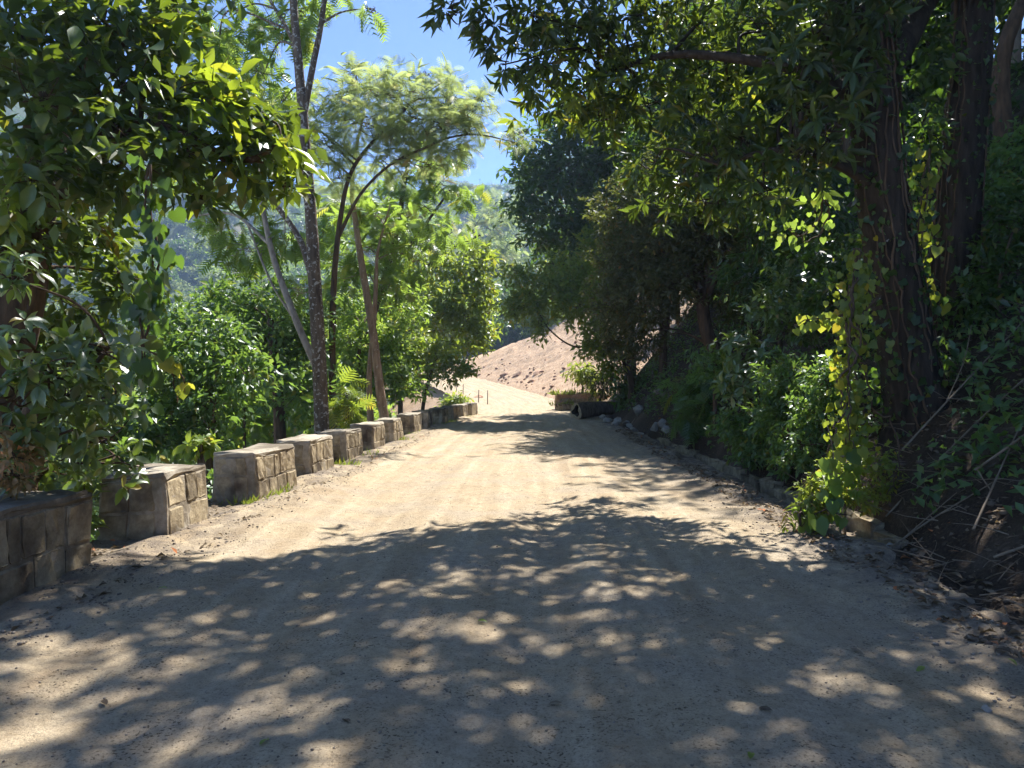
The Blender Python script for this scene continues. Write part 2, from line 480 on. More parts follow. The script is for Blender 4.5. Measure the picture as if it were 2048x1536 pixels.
# ------------------------------------------------------------------ ground sheet and road
def grid_mesh(name, xs, ys, zf, mat, attrs, xoff=None):
    X, Y = np.meshgrid(xs, ys)
    if xoff is not None: X = X + xoff(Y)
    Z = zf(X, Y)
    V = np.stack([X, Y, Z], -1).reshape(-1, 3)
    nx, ny = len(xs), len(ys)
    i = np.arange(ny - 1)[:, None] * nx; j = np.arange(nx - 1)[None]
    Q = np.stack([i + j, i + j + 1, i + nx + j + 1, i + nx + j], -1).reshape(-1, 4)
    me = mesh_np(name, V, Q, mat, smooth_shade=True)
    for nm, f in attrs.items():
        val = f(X, Y)
        if val.ndim == 3:
            a = me.attributes.new(nm, 'FLOAT_VECTOR', 'POINT'); a.data.foreach_set('vector', val.reshape(-1, 3).astype(np.float32).ravel())
        else:
            a = me.attributes.new(nm, 'FLOAT', 'POINT'); a.data.foreach_set('value', val.astype(np.float32).ravel())
    return me


def axis(*segs):
    out = []
    for a, b, st in segs: out.append(np.arange(a, b, st))
    return np.concatenate(out)


xs = axis((-620, -120, 14), (-120, -30, 4), (-30, -7, 0.7), (-7, 8, 0.13), (8, 22, 0.4), (22, 70, 3), (70, 620, 16))
ys = axis((-80, 0, 5), (0, 2, 0.5), (2, 16, 0.13), (16, 40, 0.22), (40, 92, 0.33), (92, 160, 3), (160, 700, 11))


def m_cut(X, Y):
    s = X - road_x(Y)
    c = smooth(36, 43, Y + 0.35 * np.clip(s - 3, 0, 12)) * (s > 0) * (1 - smooth(97, 112, Y + 0.1 * X)) * (1 - smooth(26, 36, s))
    l = smooth(32, 38, Y) * (s < 0) * (1 - smooth(9, 13, -s)) * (1 - smooth(80, 95, Y))
    return np.clip(c + l, 0, 1)


def m_sand(X, Y):
    v = -(X - road_x(Y))
    return smooth(19, 23, v + 3 * fbm(X * 0.1, Y * 0.1, 5)) * (1 - smooth(58, 66, v)) * (1 - smooth(105, 125, Y))


def m_dust(X, Y):
    s = X - road_x(Y)
    return np.clip((1 - smooth(2.9, 3.25, s + 0.3 * fbm(X * 3, Y * 3, 8))) * (s > -4.6) + 0.30 * smooth(0.05, 0.5, fbm(X * 1.3, Y * 1.3, 77)), 0, 1)


def m_grass(X, Y):
    s = X - road_x(Y)
    return np.clip(smooth(9, 14, s) + smooth(4.6, 6, -s), 0, 1)


gm = grid_mesh('ground', xs, ys, ground_z, M['ground'], {'cut': m_cut, 'sand': m_sand, 'dust': m_dust, 'grass': m_grass})
go = link('ground', gm); go['kind'] = 'structure'
go['label'] = 'earth of the roadside banks and the valley slopes'


def road_h(X, Y):
    s = X - road_x(Y)
    rut = -0.034 * (np.exp(-((s + 1.45 + 0.25 * np.sin(Y * 0.21)) / 0.28) ** 2) + np.exp(-((s - 0.35 + 0.2 * np.sin(Y * 0.17 + 1)) / 0.28) ** 2)
                    + 0.7 * np.exp(-((s - 1.7 + 0.15 * np.sin(Y * 0.3)) / 0.22) ** 2))
    wob = fbm(X * 1.4, Y * 1.4, 101)
    berm = 0.05 * smooth(2.2, 3.0, np.abs(s)) * (1 + 1.6 * wob)
    rip = 0.006 * np.sin(Y * 17 + 3 * vnoise(X * 0.8, Y * 0.8, 9)) * smooth(2.0, 2.6, s) * (1 - smooth(8, 10, Y))
    fall = -0.12 * smooth(3.02, 3.32, s + 0.35 * fbm(X * 2.1, Y * 2.1, 55)) - 0.12 * smooth(3.55, 4.1, -s + 0.2 * wob)
    return road_z(Y) + rut + berm + rip + 0.034 * wob + 0.020 * fbm(X * 5, Y * 5, 33, 4) + fall


rx = np.concatenate([np.arange(-4.3, 3.6, 0.055)])
ry = axis((-6, 2, 0.25), (2, 12, 0.055), (12, 30, 0.12), (30, 110, 0.3))
rm = grid_mesh('road', rx, ry, road_h, M['road'], {
    'lane': lambda X, Y: np.stack([X - road_x(Y), Y, 0 * X], -1),
    'edge': lambda X, Y: np.clip(smooth(1.9, 3.1, X - road_x(Y)) + smooth(2.7, 3.7, -(X - road_x(Y)) ), 0, 1) * (1 - smooth(30, 45, Y))}, xoff=road_x)
ro = link('road', rm); ro['kind'] = 'structure'
ro['label'] = 'unpaved sandy dirt road with tyre ruts curving left'


# ------------------------------------------------------------------ leaves
def tmpl(v, t): return np.array(v, float), np.array(t, int)


LEAF4 = tmpl([(0, 0, 0), (-.5, .42, .10), (0, 1, -.10), (.5, .42, .10), (0, .42, 0)], [(0, 4, 1), (1, 4, 2), (0, 3, 4), (4, 3, 2)])
LEAF2 = tmpl([(0, 0, 0), (-.5, .45, .05), (0, 1, -.06), (.5, .45, .05)], [(0, 2, 1), (0, 3, 2)])
LEAF10 = tmpl([(0, 0, 0), (-.36, .2, .06), (-.5, .48, .10), (-.3, .78, .03), (0, 1, -.14), (.3, .78, .03), (.5, .48, .10), (.36, .2, .06), (0, .22, .0), (0, .5, .02), (0, .78, -.03)],
              [(0, 8, 1), (1, 8, 9), (1, 9, 2), (2, 9, 10), (2, 10, 3), (3, 10, 4), (0, 7, 8), (7, 9, 8), (7, 6, 9), (6, 10, 9), (6, 5, 10), (5, 4, 10)])
HEART = tmpl([(0, .08, 0), (-.3, -.06, .04), (-.52, .2, .08), (-.42, .55, .06), (0, 1, -.15), (.42, .55, .06), (.52, .2, .08), (.3, -.06, .04), (0, .5, 0)],
             [(0, 8, 1), (1, 8, 2), (2, 8, 3), (3, 8, 4), (0, 7, 8), (7, 6, 8), (6, 5, 8), (5, 4, 8)])


def frond(pairs, ln, wd, droop=0.25, fwd=0.45, prof=None):
    V = []; T = []
    for k in range(pairs):
        y = 0.12 + 0.88 * (k + 0.5) / pairs
        p = (math.sin(math.pi * min(0.97, 0.12 + 0.85 * (k + 0.5) / pairs)) ** 0.6) * ln
        z = -droop * y * y
        for sgn in (-1, 1):
            b = len(V)
            V += [(0, y - wd, z), (sgn * p, y + fwd * p, z - 0.25 * p), (sgn * p * 0.45 - 0, y + fwd * p * 0.45 + wd, z - 0.05 * p), (0, y + wd, z)]
            T += [(b, b + 1, b + 2), (b, b + 2, b + 3)] if sgn > 0 else [(b, b + 2, b + 1), (b, b + 3, b + 2)]
    b = len(V)
    V += [(-.008, 0, 0), (.008, 0, 0), (0, 1, -droop)]
    T += [(b, b + 1, b + 2)]
    return tmpl(V, T)


FEATHER = frond(8, 0.36, 0.026)
PINN = frond(6, 0.52, 0.060, 0.35, 0.55)


def place(template, pos, ax, no, size, width, rnd):
    """instances of a template as one vertex / triangle array"""
    v, t = template
    ax = nrm(ax); no = nrm(no - ax * np.sum(ax * no, -1, keepdims=True)); sd = np.cross(ax, no)
    size = np.asarray(size, float).reshape(-1, 1, 1) * np.ones((len(pos), 1, 1)); width = np.asarray(width, float).reshape(-1, 1, 1)
    curl = (-0.6 + 3.2 * np.random.default_rng(len(pos)).random((len(pos), 1, 1)))
    v = np.broadcast_to(v, (len(pos),) + v.shape)
    V = pos[:, None] + size * (v[:, :, 0:1] * width * sd[:, None] + v[:, :, 1:2] * ax[:, None] + v[:, :, 2:3] * curl * no[:, None])
    n = len(pos)
    T = (t[None] + (np.arange(n) * v.shape[1])[:, None, None]).reshape(-1, 3)
    return V.reshape(-1, 3), T, np.repeat(rnd, len(t))


def rand_dir(n, r=rng):
    return nrm(r.normal(size=(n, 3)))


def in_pad(n, c, rad, shell=0.55, r=rng):
    d = rand_dir(n, r)
    q = (shell + (1 - shell) * r.random(n)) ** 0.8
    inner = r.random(n) < 0.3
    q = np.where(inner, r.random(n) ** 0.5, q)
    q = np.where(r.random(n) < 0.16, q * (1.1 + 0.45 * r.random(n)), q)
    lump = 1 + 0.30 * np.sin(d[:, 0] * 5 + c[0] * 3) * np.cos(d[:, 2] * 6 + c[1]) + 0.12 * np.sin(d[:, 1] * 9 + c[2] * 5)
    return c + d * (q * lump)[:, None] * rad, d


KIND = {  # template, leaves per twig, width, size spread
    'whorl': (LEAF4, 8, 0.27), 'broad': (LEAF4, 6, 0.46), 'small': (LEAF2, 9, 0.42), 'palm': (LEAF10, 7, 0.40), 'heart': (HEART, 4, 0.9),
    'feather': (FEATHER, 3, 1.0), 'pinn': (PINN, 4, 1.0), 'clump': (LEAF2, 5, 0.7), 'narrow': (LEAF2, 8, 0.2)}


def twig_leaves(kind, p, d, L):
    """leaves of the twigs that end at p and point along d -> pos, axis, normal, size"""
    n = KIND[kind][1]; m = len(p)
    up = np.array([0, 0, 1.0])
    ref = nrm(np.cross(d, rand_dir(m)))
    ref2 = np.cross(d, ref)
    k = np.arange(n)
    if kind in ('whorl', 'palm'):
        ph = 2 * np.pi * k / n + rng.random((m, 1)) * 6.28 + rng.normal(0, .18, (m, n))
        th = (1.05 if kind == 'whorl' else 1.35) + rng.normal(0, 0.22, (m, n))
        rad = np.cos(ph)[..., None] * ref[:, None] + np.sin(ph)[..., None] * ref2[:, None]
        ax = np.cos(th)[..., None] * d[:, None] + np.sin(th)[..., None] * rad
        ax = ax + np.array([0, 0, -0.45 if kind == 'whorl' else -0.28])
        no = d[:, None] * 1.0 + up * 0.5 + rng.normal(0, .15, (m, n, 3))
        if kind == 'palm': no = d[:, None] * 0.6 + np.array([0.22, -0.35, 0.9]) + rng.normal(0, .15, (m, n, 3))
        pos = p[:, None] + d[:, None] * (rng.random((m, n, 1)) * (0.35 if kind == 'whorl' else 0.06) * L) + ax * 0.06 * L
    elif kind == 'heart':
        ax = np.array([0, 0, -1.0]) + rng.normal(0, .38, (m, n, 3)) + 0.25 * d[:, None]
        no = d[:, None] + rng.normal(0, .45, (m, n, 3)) + np.array([0, -0.3, 0.2])
        pos = p[:, None] + rng.normal(0, .45, (m, n, 3)) * L * np.array([1, 1, 1.6])
    else:
        sp = {'broad': 0.42, 'small': 0.42, 'feather': 0.35, 'pinn': 0.3, 'clump': 0.4, 'narrow': 0.3}[kind]
        sg = np.where(k % 2 == 0, 1.0, -1.0)
        pos = p[:, None] + d[:, None] * ((k - n * 0.5)[None, :, None] * sp * L * 0.8) + rng.normal(0, .12 * L, (m, n, 3))
        ax = d[:, None] * 0.75 + sg[None, :, None] * ref[:, None] * (0.8 if kind not in ('feather', 'pinn') else 0.7) + rng.normal(0, .28, (m, n, 3))
        dr = {'broad': -0.4, 'small': -0.25, 'feather': -0.12, 'pinn': -0.55, 'clump': -0.2, 'narrow': -0.9}[kind]
        ax = ax + np.array([0, 0, dr])
        no = up * (1.0 if kind != 'clump' else .5) + rng.normal(0, .42, (m, n, 3)) + 0.3 * ref2[:, None]
    sz = L * (0.5 + 0.85 * rng.random((m, n)) ** 0.8)
    f = lambda a: a.reshape(-1, a.shape[-1])
    return f(pos), f(np.broadcast_to(ax, pos.shape)), f(np.broadcast_to(no, pos.shape)), sz.ravel()


def pad_leaves(pads, kind, L, cov):
    tp, n, wd = KIND[kind]
    out = [[], [], [], []]
    for c, rad in pads:
        A = math.pi * 0.5 * (rad[0] + rad[1]) * rad[2]
        leaf_a = {'feather': 0.16, 'pinn': 0.30}.get(kind, 0.5 * wd) * L * L * 0.6
        m = max(3, int(cov * A / leaf_a / n))
        p, d = in_pad(m, c, rad)
        flat = np.array([1, 1, 0.35]) if kind == 'feather' else np.array([1, 1, 0.8])
        dd = nrm(d * flat + rng.normal(0, .45, (m, 3)) * flat + np.array([0, 0, -0.1 if kind in ('pinn', 'narrow') else 0.12]))
        for a, b in zip(out, twig_leaves(kind, p, dd, L)): a.append(b)
    return [np.concatenate(a) for a in out]


LEAF_CACHE = {}
COV = 1.7


def leaf_part_mesh(kind, matk, q, width):
    key = (kind, matk, q, round(width, 2))
    if key not in LEAF_CACHE:
        v, t = {'whorl': LEAF10, 'broad': LEAF10, 'heart': HEART, 'palm': LEAF10, 'pinn': PINN, 'feather': FEATHER, 'small': LEAF4}[kind]
        vv = v.copy(); vv[:, 0] *= width
        LEAF_CACHE[key] = mesh_np('leaf', vv, t, M[matk], rnd=np.full(len(t), q))
    return LEAF_CACHE[key]


def leaf_objects(parent, off, kind, matk, pos, ax, no, sz, width):
    ax = nrm(ax); no = nrm(no - ax * np.sum(ax * no, -1, keepdims=True)); sd = np.cross(ax, no)
    for i in range(len(pos)):
        me = leaf_part_mesh(kind, matk, random.choice((0.1, 0.35, 0.6, 0.8, 0.95)), width)
        o = bpy.data.objects.new('leaf', me); COL.objects.link(o); o.parent = parent
        s = float(sz[i]); p = pos[i] - off
        o.matrix_local = Matrix(((sd[i][0] * s, ax[i][0] * s, no[i][0] * s, p[0]), (sd[i][1] * s, ax[i][1] * s, no[i][1] * s, p[1]),
                                 (sd[i][2] * s, ax[i][2] * s, no[i][2] * s, p[2]), (0, 0, 0, 1)))


def foliage(parent, off, pads, kind, matk, L, cov, parts=0, keep=None, name='foliage'):
    pos, ax, no, sz = pad_leaves(pads, kind, L, cov)
    if keep is not None:
        k = keep(pos); pos, ax, no, sz = pos[k], ax[k], no[k], sz[k]
    tp, n, wd = KIND[kind]
    sel = np.zeros(len(pos), bool)
    if parts:
        px = 1024 + F * pos[:, 0] / pos[:, 1]; py = 768 - F * (pos[:, 2] - EYE) / pos[:, 1]
        ok = (px > 0) & (px < 2048) & (py > 0) & (py < 1536) & (pos[:, 1] > 1)
        score = np.where(ok, sz / pos[:, 1], 0)
        # nearest to the eye first: those are the ones that show whole
        score = score - 0.02 * pos[:, 1] * np.mean(sz)
        score = np.where(ok, score, -9)
        sel[np.argsort(-score)[:parts]] = True
        sel &= ok
        leaf_objects(parent, off, kind, matk, pos[sel], ax[sel], no[sel], sz[sel], wd)
    r = ~sel
    V, T, q = place(tp, pos[r] - off, ax[r], no[r], sz[r], wd, rng.random(r.sum()))
    return link(name, mesh_np(name, V, T, M[matk], rnd=q), parent, kind='stuff')


def pad(px, py, Y, rx, ry=0, dep=1.0):
    if px == 'w':                    # ('w', (x, y, z), r across, r up): given in metres
        return (np.array(py, float), np.array([Y, Y, rx]))
    c = P(px, py, Y)
    return (c, np.array([rx * Y / F, rx * Y / F * dep, ry * Y / F]))


def tree(name, label, cat, trunks, pads, kind, matk, L, cov, bark='bark', group=None, parts=0, sides=12, limb_r=0.05, ground=True, extra=None, wob=0.10, twigs=9, arch=0.15):
    """trunks: polylines of (px, py, Y, width px); pads: (px, py, Y, rx, ry[, depth])"""
    paths = []
    for k, tr in enumerate(trunks):
        pts = [np.append(P(a, b, c), d * c / F / 2) for a, b, c, d in tr]
        if k == 0 and ground:
            g = pts[0].copy(); zg = gz(g[0], g[1]) - 0.15 - 1.3 * g[3]
            if g[2] > zg + 0.3:
                g[2] = zg; g[3] *= 1.12; pts.insert(0, g)
            else:
                pts[0][2] = min(pts[0][2], zg)
        paths.append(spline(pts, 7))
    base = paths[0][0][:3].copy()
    root = thing(name, label, cat, tuple(base), group)
    for k, q in enumerate(paths):
        rad = q[:, 3].copy()
        if k == 0 and ground:
            hgt = q[:, 2] - q[0, 2]
            rad *= 1 + 0.35 * np.exp(-hgt / 0.35)
        V, Q = tube(q[:, :3] - base, rad, sides, wob, seed=sum(map(ord, name)) % 999 + k)
        link('trunk' if k == 0 else 'limb', mesh_np('trunk', V, Q, M[bark], smooth_shade=True), root)
    PD = [pad(*p) for p in pads]
    cov *= COV
    allp = np.vstack(paths)
    tw = MB()
    for c, rad in PD:
        d = np.linalg.norm(allp[:, :3] - c, axis=1) + 1.6 * np.maximum(0, allp[:, 2] - c[2] + 0.2)
        s = allp[np.argmin(d)]
        ln = np.linalg.norm(s[:3] - c)
        if ln > 0.3:
            m1 = s[:3] * 0.6 + c * 0.4 + np.array([rng.normal(0, .08), rng.normal(0, .08), arch]) * ln
            q = spline([s[:3], m1, c + rng.normal(0, .1, 3) * rad], 6)
            r0 = min(s[3] * 0.7, limb_r * (0.4 + 0.2 * ln)); rr = np.linspace(r0, 0.008 + 0.08 * r0, len(q))
            V, Q = tube(q - base, rr, 7, 0.12, seed=int(ln * 1000))
            link('limb', mesh_np('limb', V, Q, M[bark], smooth_shade=True), root)
        for _ in range(twigs):
            e, _d = in_pad(1, c, rad * 0.9)
            st = c + (rng.random(3) - .5) * rad * 0.5
            md = (st + e[0]) / 2 + rng.normal(0, .12, 3) * rad
            V, Q = tube(spline([st, md, e[0]], 3), np.linspace(0.012, 0.004, 7) * max(1, rad[0] / 1.0), 4)
            tw.add(V, Q)
    if tw.n: link('twigs', tw.mesh('twigs', M[bark], base), root, kind='stuff')
    foliage(root, base, PD, kind, matk, L, cov, parts)
    if extra: extra(root, base)
    return root


# ------------------------------------------------------------------ parapet of stone guard blocks
def rough_box(a, b, nseg=(4, 3, 3), amp=0.012, bevel=0.02, seed=0):
    """box from a to b with softened, uneven faces -> bmesh"""
    bm = bmesh.new()
    bmesh.ops.create_cube(bm, size=1.0)
    a = Vector(a); b = Vector(b)
    for v in bm.verts:
        v.co = Vector(((a.x + b.x) / 2 + v.co.x * (b.x - a.x), (a.y + b.y) / 2 + v.co.y * (b.y - a.y), (a.z + b.z) / 2 + v.co.z * (b.z - a.z)))
    bmesh.ops.bevel(bm, geom=bm.edges[:], offset=bevel, segments=2, affect='EDGES', profile=0.6)
    g = np.random.default_rng(seed)
    long_e = [e for e in bm.edges if e.calc_length() > 0.16]
    if long_e: bmesh.ops.subdivide_edges(bm, edges=long_e, cuts=nseg[0], use_grid_fill=True)
    for v in bm.verts:
        v.co += Vector(g.normal(0, amp, 3))
    return bm


def bm_obj(name, bm, mat, parent=None, loc=None, sm=False):
    me = bpy.data.meshes.new(name); bm.to_mesh(me); bm.free()
    me.materials.append(mat)
    if sm: me.polygons.foreach_set('use_smooth', np.ones(len(me.polygons), dtype=bool))
    return link(name, me, parent, loc)


def wobble(bm, seed, k=0.010):
    for v in bm.verts:
        x, y, z = v.co
        v.co += Vector((k * math.sin(5.1 * z + 3.3 * y + seed), k * math.sin(4.7 * z + 4.1 * x + seed * 2), 0.9 * k * math.sin(3.9 * y + 2.7 * x + seed * 3)))


def guard_block(y0, ln, hgt, wid, label, seed):
    g = np.random.default_rng(seed)
    ym = y0 + ln / 2
    xf = float(road_x(ym)) - 3.6 + float(shift(ym))
    ang = -math.atan(0.03 + (0.07 if 25 < ym < 36 else 0))
    zb = float(road_z(ym))
    root = thing('guard_block', label, 'stone block', (xf, y0, zb), 'stone guard blocks along the road edge')
    root.rotation_euler = (g.normal(0, .008), g.normal(0, .012), ang + g.normal(0, 0.02))
    # local: x from -wid (valley side) to 0 (road face), y from 0 (near end) to ln
    bat = 0.03
    bm = rough_box((-wid, 0, -0.35), (0, ln, hgt - 0.05), amp=0.006, bevel=0.035, seed=seed)
    for v in bm.verts:
        f = max(0.0, v.co.z) / hgt
        v.co.x += (-bat * f if v.co.x > -wid / 2 else bat * f); v.co.y += bat * f * (1 if v.co.y < ln / 2 else -1)
    wobble(bm, seed)
    bm_obj('core', bm, M['mortar'], root)
    bm = rough_box((-wid + bat - 0.004, bat - 0.006, hgt - 0.075), (-bat + 0.008, ln - bat + 0.004, hgt), amp=0.008, bevel=0.03, seed=seed + 1)
    wobble(bm, seed)
    bm_obj('cap', bm, M['cap'], root)
    # stones of the road face, two courses
    def stone(p0, p1):
        bm = rough_box(p0, p1, nseg=(2, 2, 2), amp=0.0045, bevel=0.014, seed=int(g.integers(1e6)))
        for v in bm.verts:
            f = max(0.0, v.co.z) / hgt
            v.co.x += (-bat * f if v.co.x > -wid / 2 else bat * f); v.co.y += bat * f * (1 if v.co.y < ln / 2 else -1)
        wobble(bm, seed)
        bm_obj('stone', bm, M['stone'], root)
    split = hgt * (0.40 + g.normal(0, .03))
    for (z0, z1, n) in ((-0.2, split - 0.012, int(round(ln / 0.40))), (split + 0.012, hgt - 0.075, int(round(ln / 0.28)))):
        n = max(2, n)
        cuts = np.linspace(0.025, ln - 0.025, n + 1); cuts[1:-1] += g.normal(0, .045, n - 1)
        for k in range(n):
            out = 0.004 + 0.016 * g.random()
            stone((-0.10, cuts[k] + 0.012, z0), (out, cuts[k + 1] - 0.012, z1 + g.normal(0, .008)))
    # stones of the near end
    sp2 = split + g.normal(0, .05)
    for (z0, z1) in ((-0.2, sp2 - 0.012), (sp2 + 0.012, hgt - 0.075)):
        c = -wid * (0.42 + 0.16 * g.random())
        for (a, b) in ((-wid + 0.03, c - 0.012), (c + 0.012, -0.125)):
            stone((a, -0.006 - 0.014 * g.random(), z0), (b, 0.1, z1))
    return root


blocks = [
    (4.35, 1.56, 0.68, 0.62, 'nearest guard block of dark mossy stone, cut by the left picture edge'),
    (7.05, 0.95, 0.66, 0.72, 'second nearest guard block, in shade, with a broad dark near end'),
    (9.30, 1.50, 0.64, 0.62, 'long sunlit guard block beside the bright green sprout'),
    (11.65, 1.32, 0.63, 0.62, 'sunlit guard block with a dry stick lying along its foot'),
    (13.90, 1.20, 0.62, 0.60, 'guard block in front of the lichen-spotted tree trunk'),
    (16.15, 1.25, 0.62, 0.58, 'sixth guard block from the camera, with a very dark near end'),
    (18.55, 1.25, 0.62, 0.58, 'guard block in front of the twin tan trunks'),
    (21.60, 1.50, 0.62, 0.58, 'eighth guard block from the camera, beyond the twin trunks'),
    (24.30, 1.30, 0.62, 0.56, 'ninth guard block from the camera, shaded at its near end'),
    (26.90, 1.25, 0.62, 0.56, 'tenth guard block, fourth from the far end of the row'),
    (29.30, 1.25, 0.62, 0.56, 'third guard block from the far end of the row'),
    (31.70, 1.25, 0.62, 0.56, 'second guard block from the far end of the row'),
    (34.00, 1.80, 0.62, 0.58, 'farthest guard block, where the road starts to bend'),
]
for i, b in enumerate(blocks): guard_block(*b, seed=100 + 7 * i)


# ------------------------------------------------------------------ rocks, clods, log, sticks
def rock_mesh(name, mat, seed, flat=0.7, n=16):
    g = np.random.default_rng(seed)
    bm = bmesh.new()
    for p in nrm(g.normal(size=(n, 3))) * (0.8 + 0.35 * g.random((n, 1))): bm.verts.new((p[0], p[1] * 0.85, p[2] * flat))
    bmesh.ops.convex_hull(bm, input=bm.verts)
    bmesh.ops.delete(bm, geom=[v for v in bm.verts if not v.link_faces], context='VERTS')
    bmesh.ops.bevel(bm, geom=bm.edges[:], offset=0.05, segments=1, affect='EDGES')
    me = bpy.data.meshes.new(name); bm.to_mesh(me); bm.free(); me.materials.append(mat)
    return me


M['log_bark'] = bark_mat('log_bark', (0.09, 0.065, 0.045), (0.22, 0.165, 0.12), None, 5)
M['soil'] = stone_mat('soil_lump', (0.06, 0.045, 0.03), (0.17, 0.13, 0.09), (0.05, 0.035, 0.025), 12)
ROCKS = [rock_mesh('rock', M['rock'], 50 + k, 0.6 + 0.1 * (k % 3)) for k in range(6)]
CLODS = [rock_mesh('clod', M['clod'], 80 + k, 0.8, 22) for k in range(4)]


def rock(px, py, Y, size_px, label, group, k=0, meshes=ROCKS, name='rock', cat='rock', tilt=0.3):
    p = P(px, py, Y)
    s = size_px * Y / F / 2
    z = max(gz(p[0], p[1]), float(road_h(np.array(p[0]), np.array(p[1]))) if abs(p[0] - road_x(p[1])) < 3.1 else -99)
    o = link(name, meshes[k % len(meshes)], None, (p[0], p[1], z + 0.35 * s))
    o.scale = (s, s * 0.9, s)
    o.rotation_euler = (random.uniform(-tilt, tilt), random.uniform(-tilt, tilt), random.uniform(0, 6.28))
    return tag(o, label, cat, group)


G1 = 'loose rocks along the right edge of the road'
rk = [
    (1216, 848, 27.5, 26, 'flat pale rock at the left end of the rubble by the log'),
    (1238, 840, 28.5, 22, 'pale rock just right of the hollow log end'),
    (1232, 856, 25.5, 20, 'rounded grey rock low in the rubble pile by the log'),
    (1252, 848, 26.5, 20, 'grey rock in the middle of the rubble pile'),
    (1258, 855, 25.0, 18, 'small rock at the road side of the rubble pile'),
    (1278, 845, 26.0, 34, 'upright pointed pale rock at the foot of the leaning post'),
    (1268, 862, 24.0, 24, 'small pointed rock in front of the upright one'),
    (1256, 866, 23.5, 26, 'flat slab rock on the dark road edge'),
    (1280, 868, 22.8, 24, 'flat grey rock beside the slab on the road edge'),
    (1293, 872, 22.2, 30, 'striped angular rock between slab and rounded boulder'),
    (1312, 876, 21.8, 34, 'rounded brownish boulder near the ditch head'),
    (1326, 884, 21.0, 34, 'blue-grey boulder near the ditch head'),
    (1334, 892, 20.2, 34, 'largest pale boulder at the head of the ditch'),
    (1309, 887, 20.8, 18, 'small pale stone left of the large boulder'),
    (1312, 820, 25.5, 20, 'tilted slab rock lodged in the bank above the rubble'),
    (1322, 836, 24.5, 22, 'angular rock in the bank above the rubble'),
    (1328, 848, 24.0, 18, 'small pale rock low on the bank'),
    (1205, 840, 29.5, 16, 'small rock touching the log'),
    (1730, 1100, 6.9, 34, 'flat stone at the right road edge nearest the sunlit weeds'),
    (1784, 1110, 6.6, 26, 'flat stone among dead leaves at the right road edge'),
    (1610, 1070, 7.6, 15, 'small dark stone lying on the right of the road'),
    (1975, 1432, 3.35, 26, 'crumbly pale clod on the road in the right foreground'),
]
for i, (px, py, Y, s, lb) in enumerate(rk): rock(px, py, Y, s, lb, G1, i)
G2 = 'earth lumps on the cut slope'
for i, (px, py, Y, s, lb) in enumerate([(1008, 752, 62, 22, 'left one of the brown earth lumps on the bare pink slope'), (1036, 750, 61, 20, 'middle brown earth lump on the bare pink slope'),
                                        (1076, 746, 58, 24, 'right, widest brown earth lump on the bare pink slope'), (1062, 764, 57, 16, 'low brown earth lump near the foot of the pink slope'),
                                        (958, 797, 42, 26, 'dry earth heap at the end of the parapet')]):
    d, z = np.array([(px - 1024) / F, 1, -(py - 768) / F]), None
    for t in np.arange(36, 95, 0.25):                    # where the sight line meets the slope
        q = d * t + np.array([0, 0, EYE])
        if gz(q[0], q[1]) > q[2]: break
    o = link('earth_clod', CLODS[i % 4], None, (q[0], q[1], gz(q[0], q[1]) + 0.02))
    r = s * q[1] / F / 2; o.scale = (r * 1.3, r, r * 0.6); o.rotation_euler = (0.2, -0.35, random.uniform(0, 6)); tag(o, lb, 'earth lump', G2)

# hollow log lying with its sawn end to the road
def hollow_log():
    a = P(1152, 824, 31.5); a[2] = float(road_z(31.5)) + 0.33
    b = P(1262, 806, 33.5); b[2] = a[2] + 0.12
    root = thing('hollow_log', 'fallen hollow tree trunk with sawn end at the right road edge', 'log', tuple(a))
    q = spline([a, a * .55 + b * .45 + np.array([0, 0, .03]), b], 8) - a
    V, Q = tube(q, np.linspace(0.36, 0.27, len(q)), 18, 0.12, 4); link('bark', mesh_np('bark', V, Q, M['log_bark'], smooth_shade=True), root)
    V2, Q2 = tube(q[:6] + 0.0, np.linspace(0.22, 0.16, 6), 18, 0.35, 9); link('hollow', mesh_np('hollow', V2, Q2[:, ::-1], M['char'], smooth_shade=True), root)
    n = 18
    V3 = np.vstack([V[:n], V2[:n]]); k = np.arange(n); k2 = (k + 1) % n
    link('cut_face', mesh_np('cut_face', V3, np.stack([k, n + k, n + k2, k2], -1), M['wood_cut']), root)
    dirt = V2[5 * n:6 * n]
    link('rotten_core', mesh_np('rotten_core', np.vstack([dirt, dirt.mean(0)]), np.stack([k, k2, np.full(n, n)], -1), M['char']), root)
hollow_log()


def stick(name, label, pts, r0, r1, mat='stick', group=None, cat='stick', forks=0):
    q = spline(pts, 5); base = q[0].copy()
    mb = MB(); V, Q = tube(q - base, np.linspace(r0, r1, len(q)), 6, 0.15, int(abs(base[0]) * 100)); mb.add(V, Q)
    for k in range(forks):
        s = q[int(len(q) * (0.35 + 0.2 * k))] - base
        e = s + (q[-1] - q[0]) * 0.3 + rng.normal(0, 0.12, 3) * np.linalg.norm(q[-1] - q[0])
        V, Q = tube(spline([s, (s + e) / 2 + rng.normal(0, .02, 3), e], 3), np.linspace(r0 * .6, r1 * .6, 7), 5); mb.add(V, Q)
    o = link(name, mb.mesh(name, M[mat]), None, tuple(base))
    return tag(o, label, cat, group)


def onground(px, py, Y, dz=0.02):
    p = P(px, py, Y)
    z = gz(p[0], p[1])
    if -3.5 < p[0] - road_x(p[1]) < 3.05: z = float(road_h(np.array(p[0]), np.array(p[1])))
    return np.array([p[0], p[1], z + dz])


